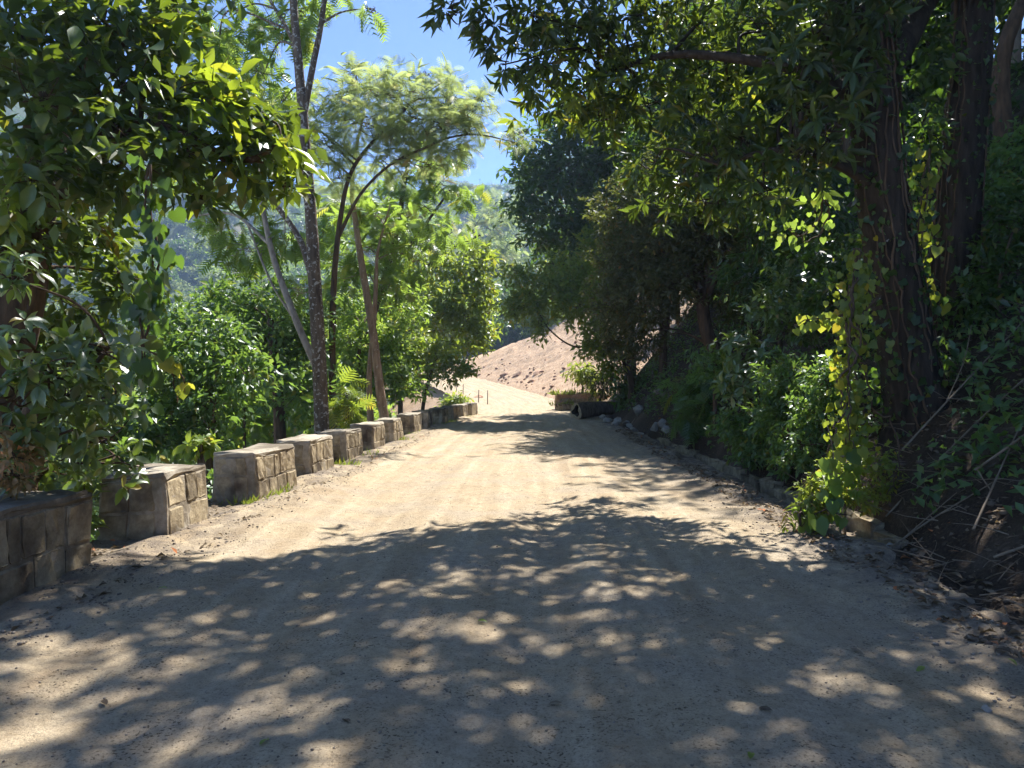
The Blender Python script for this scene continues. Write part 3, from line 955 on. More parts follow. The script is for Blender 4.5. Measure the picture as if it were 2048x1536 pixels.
def bar(xa, ya, xb, yb, lift=0.02):
    za = max(gz(xa, ya), float(road_h(np.array(xa), np.array(ya))) if abs(xa - road_x(ya)) < 3.1 else -99)
    zb = max(gz(xb, yb), float(road_h(np.array(xb), np.array(yb))) if abs(xb - road_x(yb)) < 3.1 else -99)
    A = np.array([xa, ya, za + lift]); B = np.array([xb, yb, zb + lift]); m = (A + B) / 2 + np.array([0.02, 0.03, 0.0])
    m[2] = max(m[2], gz(m[0], m[1]) + lift)
    return [A, m, B]


stick('dry_branch', 'thin dry branch lying along the foot of a sunlit guard block', bar(-3.42, 11.3, -3.12, 13.6), 0.022, 0.008, cat='branch')
# sticks and stalks on the dark right bank
for i, (a, b, c, d, lf, lb) in enumerate([
        (4.3, 6.6, 6.6, 5.4, 0.25, 'long thin stalk slanting up the dark bank at the right edge'),
        (4.0, 7.6, 5.9, 7.4, 0.14, 'pale straight stalk on the bank below the vine-wrapped trunk'),
        (3.9, 6.0, 5.0, 6.9, 0.10, 'short grey stick on the dark soil left of the long stalk'),
        (4.6, 5.2, 5.8, 5.9, 0.22, 'bent dry stick near the right picture edge'),
        (3.6, 7.2, 4.4, 6.5, 0.06, 'short twig on the ditch rim below the sunlit weeds'),
        (3.75, 8.3, 4.6, 9.2, 0.16, 'pale root-like stick behind the sunlit weeds'),
        (4.4, 8.0, 6.4, 8.6, 0.25, 'long stalk lying at the foot of the vine-wrapped trunk'),
        (5.2, 6.4, 6.2, 6.9, 0.20, 'dry stalk high on the dark bank at the right'),
        (3.8, 5.6, 4.3, 5.1, 0.05, 'twig at the right road edge in the foreground')]):
    stick('dry_stalk', lb, bar(a, b, c, d, lf), 0.012, 0.005, group='dry stalks on the right bank', cat='stick', forks=2)
stick('leaning_pole', 'pale broken pole leaning on the bank behind the rubble', [onground(1262, 850, 25.8, 0), P(1278, 830, 26.2), P(1292, 806, 26.6)], 0.06, 0.05, 'stick', cat='pole')

# marker posts along the outer edge of the bend
for i, (px, Y, h, lb) in enumerate([(975, 48, 0.95, 'nearest thin marker post on the outside of the bend'), (957, 50, 0.9, 'second thin marker post of the bend, left of the nearest'),
                                    (926, 60, 1.0, 'third marker post of the bend'), (913, 64, 1.0, 'fourth marker post of the bend'), (898, 68, 1.0, 'fifth marker post, partly behind leaves'),
                                    (882, 72, 1.1, 'farthest marker post of the bend')]):
    x = (px - 1024) / F * Y; z = max(gz(x, Y), float(road_h(np.array(x), np.array(Y))) if abs(x - road_x(Y)) < 3.2 else -99)
    V, Q = tube(np.array([[0, 0, -0.2], [0.01, 0, h * .5], [random.uniform(-.03, .03), 0, h], [0, 0, h + .004]]), np.array([.035, .033, .03, .001]), 7, 0.1, i)
    o = link('marker_post', mesh_np('marker_post', V, Q, M['stick'], smooth_shade=True), None, (x, Y, z))
    tag(o, lb, 'post', 'marker posts on the bend')

# stepped stone retaining wall at the foot of the trees
def retaining_wall():
    c = P(1112, 792, 41); z0 = gz(3.3, 41.5)
    root = thing('retaining_wall', 'low two-step rubble stone wall with grass on top at the slope foot', 'wall', (c[0], 41.0, road_z(41)))
    for (zz, y0, dx, n, h, out) in ((0.0, 0.0, 0.0, 7, 0.36, 0.0), (0.36, 0.5, 0.25, 8, 0.32, 0), (0.68, 0.62, 0.5, 7, 0.3, 0)):
        for k in range(n):
            wd = 2.9 / n
            bm = rough_box((dx + k * wd + .012, y0 - 0.02 * random.random(), zz + .01 - (0.3 if zz == 0 else 0)), (dx + (k + 1) * wd - .012, y0 + 0.6, zz + h - .01 + random.uniform(-.02, .02)), (1, 1, 1), 0.035, 0.05, seed=k + int(zz * 100))
            bm_obj('stone', bm, M['stone'], root)
    bm = rough_box((0.05, 0.55, -0.3), (2.85, 1.4, 0.92), (2, 2, 2), 0.05, 0.08, 3); bm_obj('core', bm, M['clod'], root)
    n = 1300
    p = np.stack([-0.3 + rng.random(n) * 3.3, -0.1 + rng.random(n) * 1.4, 0], -1) if False else np.stack([-0.3 + rng.random(n) * 3.3, -0.05 + rng.random(n) * 1.4, 0 * rng.random(n)], -1)
    p[:, 2] = np.where(p[:, 1] < 0.45, 0.36, 0.98) - 0.1
    kk = vnoise(p[:, 0] * 2.2, p[:, 1] * 2.2, 61) > -0.02; p = p[kk]; n = len(p)
    ax = rng.normal(0, .5, (n, 3)) + np.array([-.1, -.35, 0.8]); no = rand_dir(n)
    V, T, q = place(LEAF2, p, ax, no, 0.12 + 0.38 * rng.random(n) ** 2, np.full(n, 0.10), rng.random(n))
    link('grass', mesh_np('grass', V, T, M['grass'], rnd=q), root, kind='stuff')
retaining_wall()

# ditch coping: stones lining the near lip of the ditch
def ditch_wall():
    root = thing('ditch_wall', 'mossy stone lining on the bank side of the roadside ditch', 'wall', (3.9, 8.0, -0.4))
    y = 7.0
    while y < 20.5:
        ln = random.uniform(0.35, 0.7)
        x = float(road_x(y)) + 3.1 + 0.72
        bm = rough_box((x - 3.9 - 0.12, y - 8.0, 0.0), (x - 3.9 + 0.22, y - 8.0 + ln - 0.02, 0.40 + random.uniform(-.04, .05)), (1, 1, 1), 0.014, 0.03, seed=int(y * 10))
        bm_obj('stone', bm, M['stone'], root)
        y += ln
ditch_wall()

# litter by the ditch
def litter():
    p = P(1470, 932, 12.2); z = gz(p[0], p[1])
    bm = bmesh.new(); bmesh.ops.create_icosphere(bm, subdivisions=3, radius=0.12)
    for v in bm.verts:
        n = math.sin(v.co.x * 60 + 1) * math.cos(v.co.y * 47) + math.sin(v.co.z * 70 + v.co.x * 30)
        v.co *= 1 + 0.16 * n; v.co.z *= 0.62; v.co.x *= 1.2
    o = bm_obj('plastic_bag', bm, M['blue'], None, (p[0], p[1], z + 0.10)); tag(o, 'crumpled bright blue plastic bag on the ditch wall', 'bag')
    bm = bmesh.new(); bmesh.ops.create_grid(bm, x_segments=8, y_segments=5, size=0.13)
    for v in bm.verts: v.co.y *= 0.45; v.co.z = 0.02 * math.sin(v.co.x * 30) + 0.025 * math.cos(v.co.y * 50 + v.co.x * 12)
    bmesh.ops.solidify(bm, geom=bm.faces[:], thickness=0.003)
    p = P(1472, 946, 11.8); o = bm_obj('wrapper', bm, M['white'], None, (p[0], p[1], gz(p[0], p[1]) + 0.10)); tag(o, 'small white wrapper lying below the blue bag', 'wrapper')
litter()


# ------------------------------------------------------------------ far things: wood on the hills, the house in the valley
def crown_mesh(name, matk, R, n, L, seed, shape='round'):
    global rng
    keep = rng; rng = np.random.default_rng(seed)
    lobes = []
    for k in range(9):
        d = rand_dir(1)[0]; d[2] = abs(d[2]) * 0.8 - 0.1
        lobes.append((d * R * 0.62 + np.array([0, 0, R * 1.15]), np.array([1, 1, .75]) * R * (0.38 + 0.2 * rng.random())))
    A = sum(math.pi * l[1][0] * l[1][2] for l in lobes)
    pos, ax, no, sz = pad_leaves(lobes, 'clump', L, n)
    V, T, q = place(LEAF2, pos, ax, no, sz, 0.6, rng.random(len(pos)))
    rng = keep
    return mesh_np(name, V, T, M[matk], rnd=q)


def stem_mesh(name, R, seed, bark='bark'):
    g = np.random.default_rng(seed)
    mb = MB()
    V, Q = tube(spline([(0, 0, -1.5), (g.normal(0, .1), 0, R * .4), (g.normal(0, .3), g.normal(0, .3), R * 1.1)], 5), np.linspace(0.06, 0.035, 11) * R, 8, .1); mb.add(V, Q)
    for k in range(6):
        d = nrm(g.normal(size=3)); d[2] = abs(d[2]) * .7 + .2
        V, Q = tube(spline([(0, 0, R * .5), d * R * .4 + np.array([0, 0, R * .6]), d * R * .7 + np.array([0, 0, R * 1.1])], 4), np.linspace(0.03, 0.008, 9) * R, 5); mb.add(V, Q)
    return mb.mesh(name, M[bark])


MID = [(crown_mesh('crown', m, 3.0, 2.0, 0.30, 900 + k), stem_mesh('trunk', 3.0, 300 + k)) for k, m in enumerate(('far', 'neem', 'dark', 'lime'))]


def mid_tree(x, y, scale, k, label, group, name='hillside_tree', zs=1.0, sink=0.0):
    z = gz(x, y)
    r = thing(name, label, 'tree', (x, y, z - sink), group)
    r.scale = (scale, scale, scale * zs); r.rotation_euler = (0, 0, random.uniform(0, 6.28))
    o = link('crown', MID[k][0], r, kind='stuff'); link('trunk', MID[k][1], r)
    return r


GA = 'trees on the hill ahead beyond the bend'
for i in range(34):
    y = 100 + 7.0 * (i % 10) + random.uniform(-3, 3); t = (i // 10)
    x = -26 + 17 * t + random.uniform(-7, 7) + (y - 100) * 0.12
    mid_tree(x, y, random.uniform(1.0, 1.9), (0, 1, 3, 0, 2)[i % 5], 'hazy round-crowned tree on the wooded hill beyond the bend', GA)
GB = 'trees on the slope above the cut'
for i, (x, y, s, k, lb) in enumerate([(13, 46, 1.5, 2, 'dark tree above the right end of the bare pink slope'), (17, 52, 1.7, 0, 'tall crown behind the dark tree above the pink slope'), (14, 60, 1.4, 2, 'dark tree on the crest of the bare pink slope'),
                                      (20, 64, 1.8, 0, 'broad crown high above the pink slope'), (16.5, 72, 1.4, 1, 'far green tree on the crest of the pink slope'), (24, 50, 2.0, 2, 'large dark crown on the upper right hillside')]):
    mid_tree(x, y, s, k, lb, GB)
GC = 'trees filling the hillside at the right'
for i, (x, y, s, k, lb) in enumerate([(10.5, 22, 1.1, 2, 'dark hillside tree behind the leaning trunk'), (14, 26, 1.3, 0, 'hillside tree behind the dark one, right of centre'), (9, 29, 1.2, 2, 'shaded tree on the bank behind the overhanging branches'),
                                      (19, 24, 1.4, 2, 'dense tree up the hill between the big trunks'), (23, 30, 1.6, 0, 'high hillside tree seen between the big trunks'), (15, 34, 1.5, 0, 'tree on the upper bank behind the grey-leaved tree'),
                                      (27, 24, 1.2, 3, 'sunlit light green tree at the upper right edge'), (13, 16.5, 0.85, 2, 'shaded tree on the bank between the big trunks'), (17.5, 18, 1.0, 2, 'dark tree on the bank by the right picture edge'),
                                      (12.5, 8.5, 1.25, 2, 'shade tree on the bank at the right picture edge'), (15, 12.5, 1.25, 0, 'leafy tree uphill of the twin vine-wrapped trunks')]):
    mid_tree(x, y, s, k, lb, GC)
BIG = [(crown_mesh('crown', m, 5.0, 1.9, 0.27, 940 + k), stem_mesh('trunk', 5.0, 340 + k)) for k, m in enumerate(('dark', 'olive'))]
MID += BIG
GE = 'tall trees massed behind the right bank'
for i, (px, y, s, k, lb) in enumerate([(1255, 39, 0.8, 4, 'tall dark tree at the right end of the pink slope'), (1330, 35, 0.9, 4, 'tall dark crown behind the slender bank trunk'), (1420, 31, 1.0, 5, 'dusty tall crown behind the forked grey-leaved tree'),
                                       (1505, 27, 0.85, 4, 'tall dark crown above the big-leaved bush'), (1600, 24.5, 0.75, 4, 'tall dark crown left of the vine-wrapped trunk'), (1700, 21.5, 0.85, 4, 'dark crown close behind the vine-wrapped trunk'),
                                       (1820, 27, 1.0, 5, 'dusty crown seen between the two thick trunks'), (1400, 42, 1.1, 4, 'high dark crown on the hill behind the grey-leaved tree'), (1640, 38, 1.2, 5, 'high dusty crown on the right hill'),
                                       (2250, 17, 0.9, 4, 'tall shade tree just beyond the right picture edge')]):
    mid_tree((px - 1024) / F * y, y, s, k, lb, GE, name='tall_bank_tree', zs=1.55 if px < 1450 else 1.15)
GD = 'trees down the left slope'
for i, (x, y, s, k, lb) in enumerate([(-10.5, 28, 1.5, 1, 'green crown on the left slope behind the twin trunks'), (-18, 30, 1.9, 0, 'rounded crown on the left slope above the valley'),
                                      (-12, 40, 1.7, 1, 'crown on the left slope beyond the twin trunks'), (-20, 48, 2.0, 0, 'hazy crown low in the valley on the left'), (-26, 40, 2.0, 3, 'light green crown low in the valley'),
                                      (-15, 56, 1.8, 1, 'crown on the valley slope left of the bend'), (-24, 66, 2.2, 0, 'hazy valley tree left of the bend'), (-34, 60, 2.3, 0, 'broad hazy tree on the valley floor'),
                                      (-16, 74, 2.0, 3, 'pale green tree beside the far bend'), (-13, 88, 2.0, 0, 'tree beyond the far end of the road'), (-22, 86, 2.2, 1, 'hazy crown beyond the marker posts')]):
    mid_tree(x, y, s, k, lb, GD)

# the far wood: one mass, instanced on points
def far_wood():
    srccol = bpy.data.collections.new('wood_sources')
    for k in range(4):
        mb = crown_mesh('wood_tree', ('far', 'far', 'dark', 'neem')[k], 4.2, 1.2, 0.62, 700 + k)
        srccol.objects.link(bpy.data.objects.new('wood_tree', mb))
    pts = []
    g = np.random.default_rng(77)
    while len(pts) < 5600:
        x = g.uniform(-400, 220); y = 60 + 560 * g.random() ** 0.85
        if abs(x) > 0.85 * y + 25: continue
        s = x - road_x(y)
        if y < 150 and -15 < s < 40 and y < 112: continue
        if y < 130 and -62 < s < -15: continue
        if y < 100 and s > -62: continue
        pts.append((x, y))
    pts = np.array(pts); z = ground_z(pts[:, 0], pts[:, 1]) - 1.2
    me = bpy.data.meshes.new('far_wood'); me.from_pydata(np.column_stack([pts, z]).tolist(), [], [])
    o = link('far_wood', me, kind='stuff')
    o['label'] = 'hazy blue-green woodland covering the far hills'
    ng = bpy.data.node_groups.new('wood_scatter', 'GeometryNodeTree')
    ng.interface.new_socket('Geometry', in_out='INPUT', socket_type='NodeSocketGeometry')
    ng.interface.new_socket('Geometry', in_out='OUTPUT', socket_type='NodeSocketGeometry')
    N, L = ng.nodes, ng.links
    gi = N.new('NodeGroupInput'); goo = N.new('NodeGroupOutput')
    ci = N.new('GeometryNodeCollectionInfo'); ci.inputs['Collection'].default_value = srccol
    ci.inputs['Separate Children'].default_value = True; ci.inputs['Reset Children'].default_value = True
    ip = N.new('GeometryNodeInstanceOnPoints'); ip.inputs['Pick Instance'].default_value = True
    rv = N.new('FunctionNodeRandomValue'); rv.data_type = 'FLOAT_VECTOR'
    rv.inputs[0].default_value = (0, 0, 0); rv.inputs[1].default_value = (0.15, 0.15, 6.28)
    rs = N.new('FunctionNodeRandomValue'); rs.data_type = 'FLOAT'; rs.inputs[2].default_value = 0.7; rs.inputs[3].default_value = 1.6
    L.new(gi.outputs[0], ip.inputs['Points']); L.new(ci.outputs[0], ip.inputs['Instance'])
    L.new(rv.outputs[0], ip.inputs['Rotation']); L.new(rs.outputs[1], ip.inputs['Scale'])
    L.new(ip.outputs[0], goo.inputs[0])
    md = o.modifiers.new('scatter', 'NODES'); md.node_group = ng
far_wood()


def valley_house():
    x, y = -37.5, 66.0
    z = gz(x, y)
    r = thing('valley_house', 'small blue and white house with a red roof down in the valley', 'house', (x, y, z)); r.rotation_euler = (0, 0, 0.35)
    def bx(n, a, b, m, par): return bm_obj(n, rough_box(a, b, (0, 0, 0), 0.0, 0.02), M[m], par)
    bx('wall', (-4, -3, -1), (4, 3, 5.6), 'wall_w', r)
    bx('upper_wall', (-4.03, -3.03, 5.6), (4.03, 3.03, 8.6), 'wall_b', r)
    bm = bmesh.new()
    vs = [bm.verts.new(p) for p in ((-4.6, -3.6, 8.6), (4.6, -3.6, 8.6), (4.6, 3.6, 8.6), (-4.6, 3.6, 8.6), (-4.6, 0, 10.2), (4.6, 0, 10.2))]
    for f in ((0, 1, 5, 4), (2, 3, 4, 5), (0, 4, 3), (1, 2, 5), (3, 2, 1, 0)): bm.faces.new([vs[i] for i in f])
    bm_obj('roof', bm, M['roof_r'], r)
    for k, xx in enumerate((-2.6, 0, 2.6)):
        for zz in (2.4, 6.4):
            fr = bx('window', (xx - .6, -3.12, zz), (xx + .6, -3.02 - (0.03 if zz > 5 else 0), zz + 1.3), 'wall_w', r); bx('pane', (xx - .5, -3.15, zz + .1), (xx + .5, -3.121, zz + 1.2), 'glass', fr)
valley_house()


# ------------------------------------------------------------------ trees and plants: left side
tree('broadleaf_tree', 'near leafy tree overhanging the left parapet with yellow-green backlit leaves', 'tree',
     [[(-40, 900, 9.5, 130), (20, 640, 9.5, 110), (60, 420, 9.5, 95), (110, 200, 9.5, 70), (150, 60, 9.2, 55), (120, -120, 9.2, 40)],
      [(60, 420, 9.5, 60), (170, 330, 9.0, 40), (300, 250, 8.7, 26), (470, 320, 9.0, 18), (560, 290, 9.2, 10)],
      [(110, 200, 9.5, 50), (230, 80, 9.8, 36), (360, 40, 10.0, 20)]],
     [(60, 60, 8.2, 120, 90), (200, 40, 8.4, 120, 80), (330, 60, 9.2, 90, 80), (90, 210, 7.9, 130, 90), (230, 190, 8.4, 120, 90), (350, 180, 9.0, 90, 70),
      (440, 200, 9.2, 80, 55), (510, 230, 9.5, 65, 55), (560, 310, 9.5, 65, 45), (480, 320, 9.2, 80, 60), (370, 300, 8.7, 90, 60), (240, 320, 8.2, 110, 80),
      (90, 350, 7.7, 120, 90), (570, 365, 9.6, 40, 28), (400, 390, 9.1, 40, 40), (60, 480, 9.2, 110, 80), (180, 450, 9.8, 90, 80), (130, 590, 10.8, 110, 90), (20, 640, 10.8, 80, 90),
      (250, 560, 10.8, 60, 70), (160, 720, 11.4, 90, 70), (60, 840, 11.4, 120, 70), (-120, 120, 8.4, 120, 110), (-100, 350, 8.4, 110, 110), (100, -100, 9.0, 140, 90), (320, -110, 9.8, 120, 80)],
     'broad', 'broad', 0.25, 1.3, 'bark', parts=220, limb_r=0.07,
     extra=lambda r, o: foliage(r, o, [pad(*q) for q in [(450, 200, 9, 60, 50), (400, 150, 9, 60, 50), (510, 230, 9.2, 60, 50), (560, 300, 9.3, 60, 40), (480, 310, 9, 60, 50), (570, 360, 9.4, 40, 26), (400, 280, 8.8, 50, 50), (330, 60, 8.8, 60, 60), (200, 90, 8.4, 50, 40), (400, 385, 9, 34, 34), (60, 60, 8, 60, 40)]], 'broad', 'broad_lit', 0.30, 1.0, parts=80, name='sun_tinted_foliage'))  # extra leaves where the crown catches sun, the glow being in their colour
tree('large_leaf_shrub', 'shrub of large pale glossy hand-shaped leaves behind the nearest block', 'shrub',
     [[(60, 980, 5.9, 30), (50, 860, 5.9, 26), (90, 740, 5.8, 16)], [(50, 860, 5.9, 18), (150, 780, 5.8, 12), (220, 690, 5.8, 8)]],
     [(30, 560, 5.2, 60, 50), (40, 680, 5.3, 70, 50), (110, 760, 5.4, 80, 55), (30, 800, 5.3, 70, 60), (200, 700, 5.7, 60, 45), (210, 800, 5.8, 70, 55), (120, 850, 5.6, 80, 50), (40, 900, 5.6, 60, 50), (190, 880, 6.0, 60, 45),
      (100, 930, 6.2, 90, 40), (230, 920, 6.4, 60, 40)],
     'palm', 'bush', 0.145, 0.85, 'bark', parts=280, limb_r=0.03, twigs=5)
tree('roadside_weed', 'green weed filling the gap between the two nearest blocks', 'plant', [[(165, 1060, 6.9, 6), (168, 1000, 6.9, 5), (170, 960, 6.9, 3)]],
     [(160, 960, 6.9, 40, 30), (172, 1010, 6.9, 26, 34), (165, 1050, 6.9, 20, 20)], 'broad', 'lime', 0.11, 1.3, 'bark', parts=70, limb_r=0.01, twigs=3)
tree('orange_sprig', 'sprig with orange and pale leaves at the left picture edge', 'plant', [[(20, 985, 5.5, 6), (30, 930, 5.5, 5), (35, 880, 5.4, 3)]],
     [(25, 905, 5.3, 32, 40), (35, 955, 5.3, 40, 30)], 'broad', 'autumn', 0.07, 1.0, 'bark', parts=50, limb_r=0.01, twigs=3)
tree('large_leaf_sprout', 'bright green drooping sprout of big soft leaves behind the long block', 'plant', [[(400, 930, 9.9, 10), (402, 905, 9.9, 8), (404, 885, 9.9, 4)]],
     [(400, 895, 9.9, 30, 20), (425, 905, 10.0, 16, 12)], 'palm', 'lime', 0.20, 1.6, 'bark', parts=24, limb_r=0.01, twigs=2)


def hanging_vine(name, label, path, spread, L, n, matk, group=None, parts=120, stems=2, base_at=0, face=(-0.2, -1, 0.3)):
    """heart-leaved climber hanging round a polyline of (px, py, Y)"""
    q = spline([P(*p) for p in path], 10); base = q[base_at].copy()
    root = thing(name, label, 'vine', tuple(base), group)
    for k in range(stems):
        jit = np.cumsum(rng.normal(0, .012, q.shape), 0) * (k + 0.3)
        V, Q = tube(q + jit - base, np.linspace(0.016, 0.006, len(q)), 5, .1, k); link('stem', mesh_np('stem', V, Q, M['bark'], smooth_shade=True), root)
    idx = rng.random(n) * (len(q) - 1); i0 = idx.astype(int); f = (idx - i0)[:, None]
    p = q[i0] * (1 - f) + q[np.minimum(i0 + 1, len(q) - 1)] * f + rng.normal(0, 1, (n, 3)) * np.asarray(spread) * (0.4 + 0.6 * rng.random((n, 1)))
    ax = np.array([0, 0, -1.0]) + rng.normal(0, .4, (n, 3)); no = np.asarray(face) + rng.normal(0, .5, (n, 3)); sz = L * (0.35 + 1.1 * rng.random(n) ** 1.4)
    s = np.zeros(n, bool); s[np.argsort(p[:, 1])[:parts]] = True
    leaf_objects(root, base, 'heart', matk, p[s], ax[s], no[s], sz[s], 0.9)
    if (~s).sum():
        V, T, r = place(HEART, p[~s] - base, ax[~s], no[~s], sz[~s], 0.9, rng.random((~s).sum()))
        link('foliage', mesh_np('foliage', V, T, M[matk], rnd=r), root, kind='stuff')
    return root


hanging_vine('heart_leaf_vine', 'dark column of heart-shaped vine leaves hanging left of the spotted trunk', [(300, 330, 7.4), (300, 430, 7.4), (318, 520, 7.4), (290, 590, 7.4), (288, 700, 7.4), (300, 780, 7.5)], (0.13, 0.12, 0.12), 0.16, 150, 'dark', parts=110)
hanging_vine('leafy_liana', 'arching bare liana with a few round leaves above the pale dry roots', [(290, 560, 7.9), (285, 680, 7.9), (320, 715, 8), (358, 750, 8.1), (368, 790, 8.2)], (0.05, 0.05, 0.06), 0.14, 26, 'vine', parts=26)

shr = [
    ('leafy_shrub', 'sunlit rounded bush behind the long guard block', [(420, 940, 13.5, 30), (420, 820, 13.5, 22), (425, 720, 13.5, 14)],
     [(400, 680, 13.5, 90, 60), (470, 740, 13.2, 80, 55), (340, 740, 13, 70, 60), (410, 800, 13, 100, 50), (330, 850, 12.6, 70, 50), (420, 870, 12.8, 60, 30), (240, 890, 12, 80, 50), (320, 640, 14, 60, 50)], 'broad', 'herb', 0.16, 1.3),
    ('dark_shrub_tree', 'dense dark green tree filling the slope left of the spotted trunk', [(560, 960, 19, 26), (556, 800, 19, 22), (540, 640, 19, 14)],
     [(520, 600, 20, 100, 50), (440, 620, 20, 80, 45), (590, 640, 19.5, 70, 60), (560, 720, 19, 80, 60), (600, 790, 18.6, 70, 60), (540, 690, 20, 100, 60), (500, 670, 20, 90, 50)], 'small', 'herb', 0.22, 1.2),
    ('compound_leaf_shrub', 'bright feather-leaved shrub between spotted trunk and twin trunks', [(700, 900, 18.5, 8), (698, 840, 18.5, 6), (694, 790, 18.5, 4)],
     [(690, 790, 18.3, 28, 24), (700, 830, 18.3, 26, 22), (672, 812, 18.4, 20, 20)], 'pinn', 'lime', 0.42, 1.8),
    ('thicket_shrub', 'green thicket behind the twin tan trunks', [(720, 900, 25, 16), (716, 780, 25, 12), (720, 690, 25, 8)],
     [(700, 690, 25, 50, 50), (680, 620, 27, 50, 50), (780, 690, 26, 50, 60), (800, 760, 25, 50, 40), (730, 760, 25, 50, 40), (690, 850, 23, 50, 30), (790, 620, 28, 60, 50)], 'small', 'neem', 0.24, 1.7),
    ('spindly_tree', 'small dark-stemmed tree with bright leaves beside the far guard blocks', [(842, 850, 28, 8), (850, 790, 28, 7), (870, 720, 28, 5)],
     [(870, 715, 28, 50, 25), (900, 745, 28, 40, 22), (830, 750, 28, 34, 24), (845, 690, 28, 50, 26), (800, 720, 28.5, 36, 30), (930, 735, 28, 24, 16)], 'broad', 'lime', 0.22, 1.5),
    ('roadside_bush', 'small round bright bush behind the last guard blocks', [(915, 830, 36, 6), (915, 812, 36, 5), (915, 800, 36, 3)],
     [(912, 800, 36, 22, 12), (925, 806, 36, 14, 9), (898, 808, 36, 12, 9)], 'small', 'lime', 0.22, 2.2)]
for n, lb, tr, pd, kd, mt, L, cv in shr:
    tree(n, lb, 'tree' if n.endswith('tree') else 'shrub', [tr], pd, kd, mt, L, cv, 'bark', limb_r=0.03, twigs=6)

tree('spotted_tree', 'tall tree with dark straight trunk speckled by white lichen', 'tree',
     [[(644, 880, 16, 30.3), (638, 720, 16, 27.4), (629, 560, 16, 25.9), (621, 420, 16, 22.9), (608, 260, 16, 20.0), (598, 140, 16, 17.8), (588, 20, 16, 15.5), (580, -160, 16, 13.3)],
      [(606, 240, 16, 13.3), (622, 150, 16, 12.6), (640, 60, 16, 11.1), (655, -30, 16, 9.6), (690, -140, 16, 7.4)],
      [(626, 560, 16, 14.8), (600, 480, 16.2, 11.8), (560, 420, 16.4, 9.6), (515, 370, 16.6, 7.4), (470, 340, 17, 5.2)],
      [(596, 100, 16, 8.9), (570, 50, 16.3, 7.4), (540, 0, 16.6, 5.9), (500, -80, 17, 4.4)]],
     [(560, 60, 17.5, 60, 60), (470, 60, 18, 90, 60), (440, 130, 18.5, 80, 60), (520, 150, 18, 60, 50), (400, 50, 18.5, 70, 60), (610, 30, 17, 40, 60), (470, 200, 19, 60, 36), (570, 200, 17, 40, 40), (640, -60, 17, 90, 60),
      (500, -80, 18, 120, 60), (740, 20, 16, 40, 14)],
     'pinn', 'neem', 0.34, 0.75, 'bark_spot', limb_r=0.05, wob=0.06)
tree('pale_leaning_tree', 'slim pale trunk leaning up to the left behind the spotted trunk', 'tree',
     [[(648, 800, 16.9, 16.0), (636, 745, 16.9, 15.2), (600, 660, 17, 14.4), (565, 570, 17.2, 12.8), (540, 490, 17.4, 11.2), (520, 380, 17.6, 9.6), (505, 240, 18, 7.2)],
      [(540, 490, 17.4, 7.2), (470, 430, 17.8, 5.6), (400, 430, 18, 4.0), (370, 436, 18.2, 3.2)], [(590, 640, 17.2, 6.4), (540, 560, 17.5, 4.8), (470, 400, 18, 4.0), (400, 370, 18, 3.2)]],
     [(470, 390, 18.5, 70, 30), (540, 330, 18.5, 60, 30), (430, 450, 18.5, 50, 40), (490, 500, 18.5, 60, 45), (570, 470, 18.3, 50, 50), (600, 580, 18, 40, 30), (400, 350, 19, 60, 26)],
     'pinn', 'neem', 0.36, 0.85, 'bark_pale', limb_r=0.03, wob=0.05)
tree('twin_trunk_tree', 'tan twin-trunked tree rising behind the seventh guard block', 'tree',
     [[(772, 860, 21.5, 20.5), (760, 780, 21.5, 18.0), (748, 680, 21.5, 16.4), (735, 600, 21.5, 14.8), (722, 520, 21.5, 13.1), (712, 450, 21.5, 11.5), (704, 380, 21.5, 9.0), (712, 300, 21.5, 6.6), (730, 220, 21.5, 3.3)],
      [(742, 860, 21.8, 14.8), (738, 760, 21.8, 11.5), (748, 640, 21.8, 9.8), (752, 560, 21.8, 8.2), (756, 500, 21.8, 5.7), (780, 410, 22, 3.3)]],
     [(740, 430, 22, 50, 30), (790, 470, 22.5, 50, 40), (720, 500, 22.5, 50, 40), (830, 520, 23, 50, 40), (690, 560, 23, 40, 40), (780, 570, 23, 40, 40), (840, 440, 23, 60, 24), (700, 420, 22, 40, 30)],
     'pinn', 'neem', 0.42, 0.95, 'bark_tan', limb_r=0.035, wob=0.06)
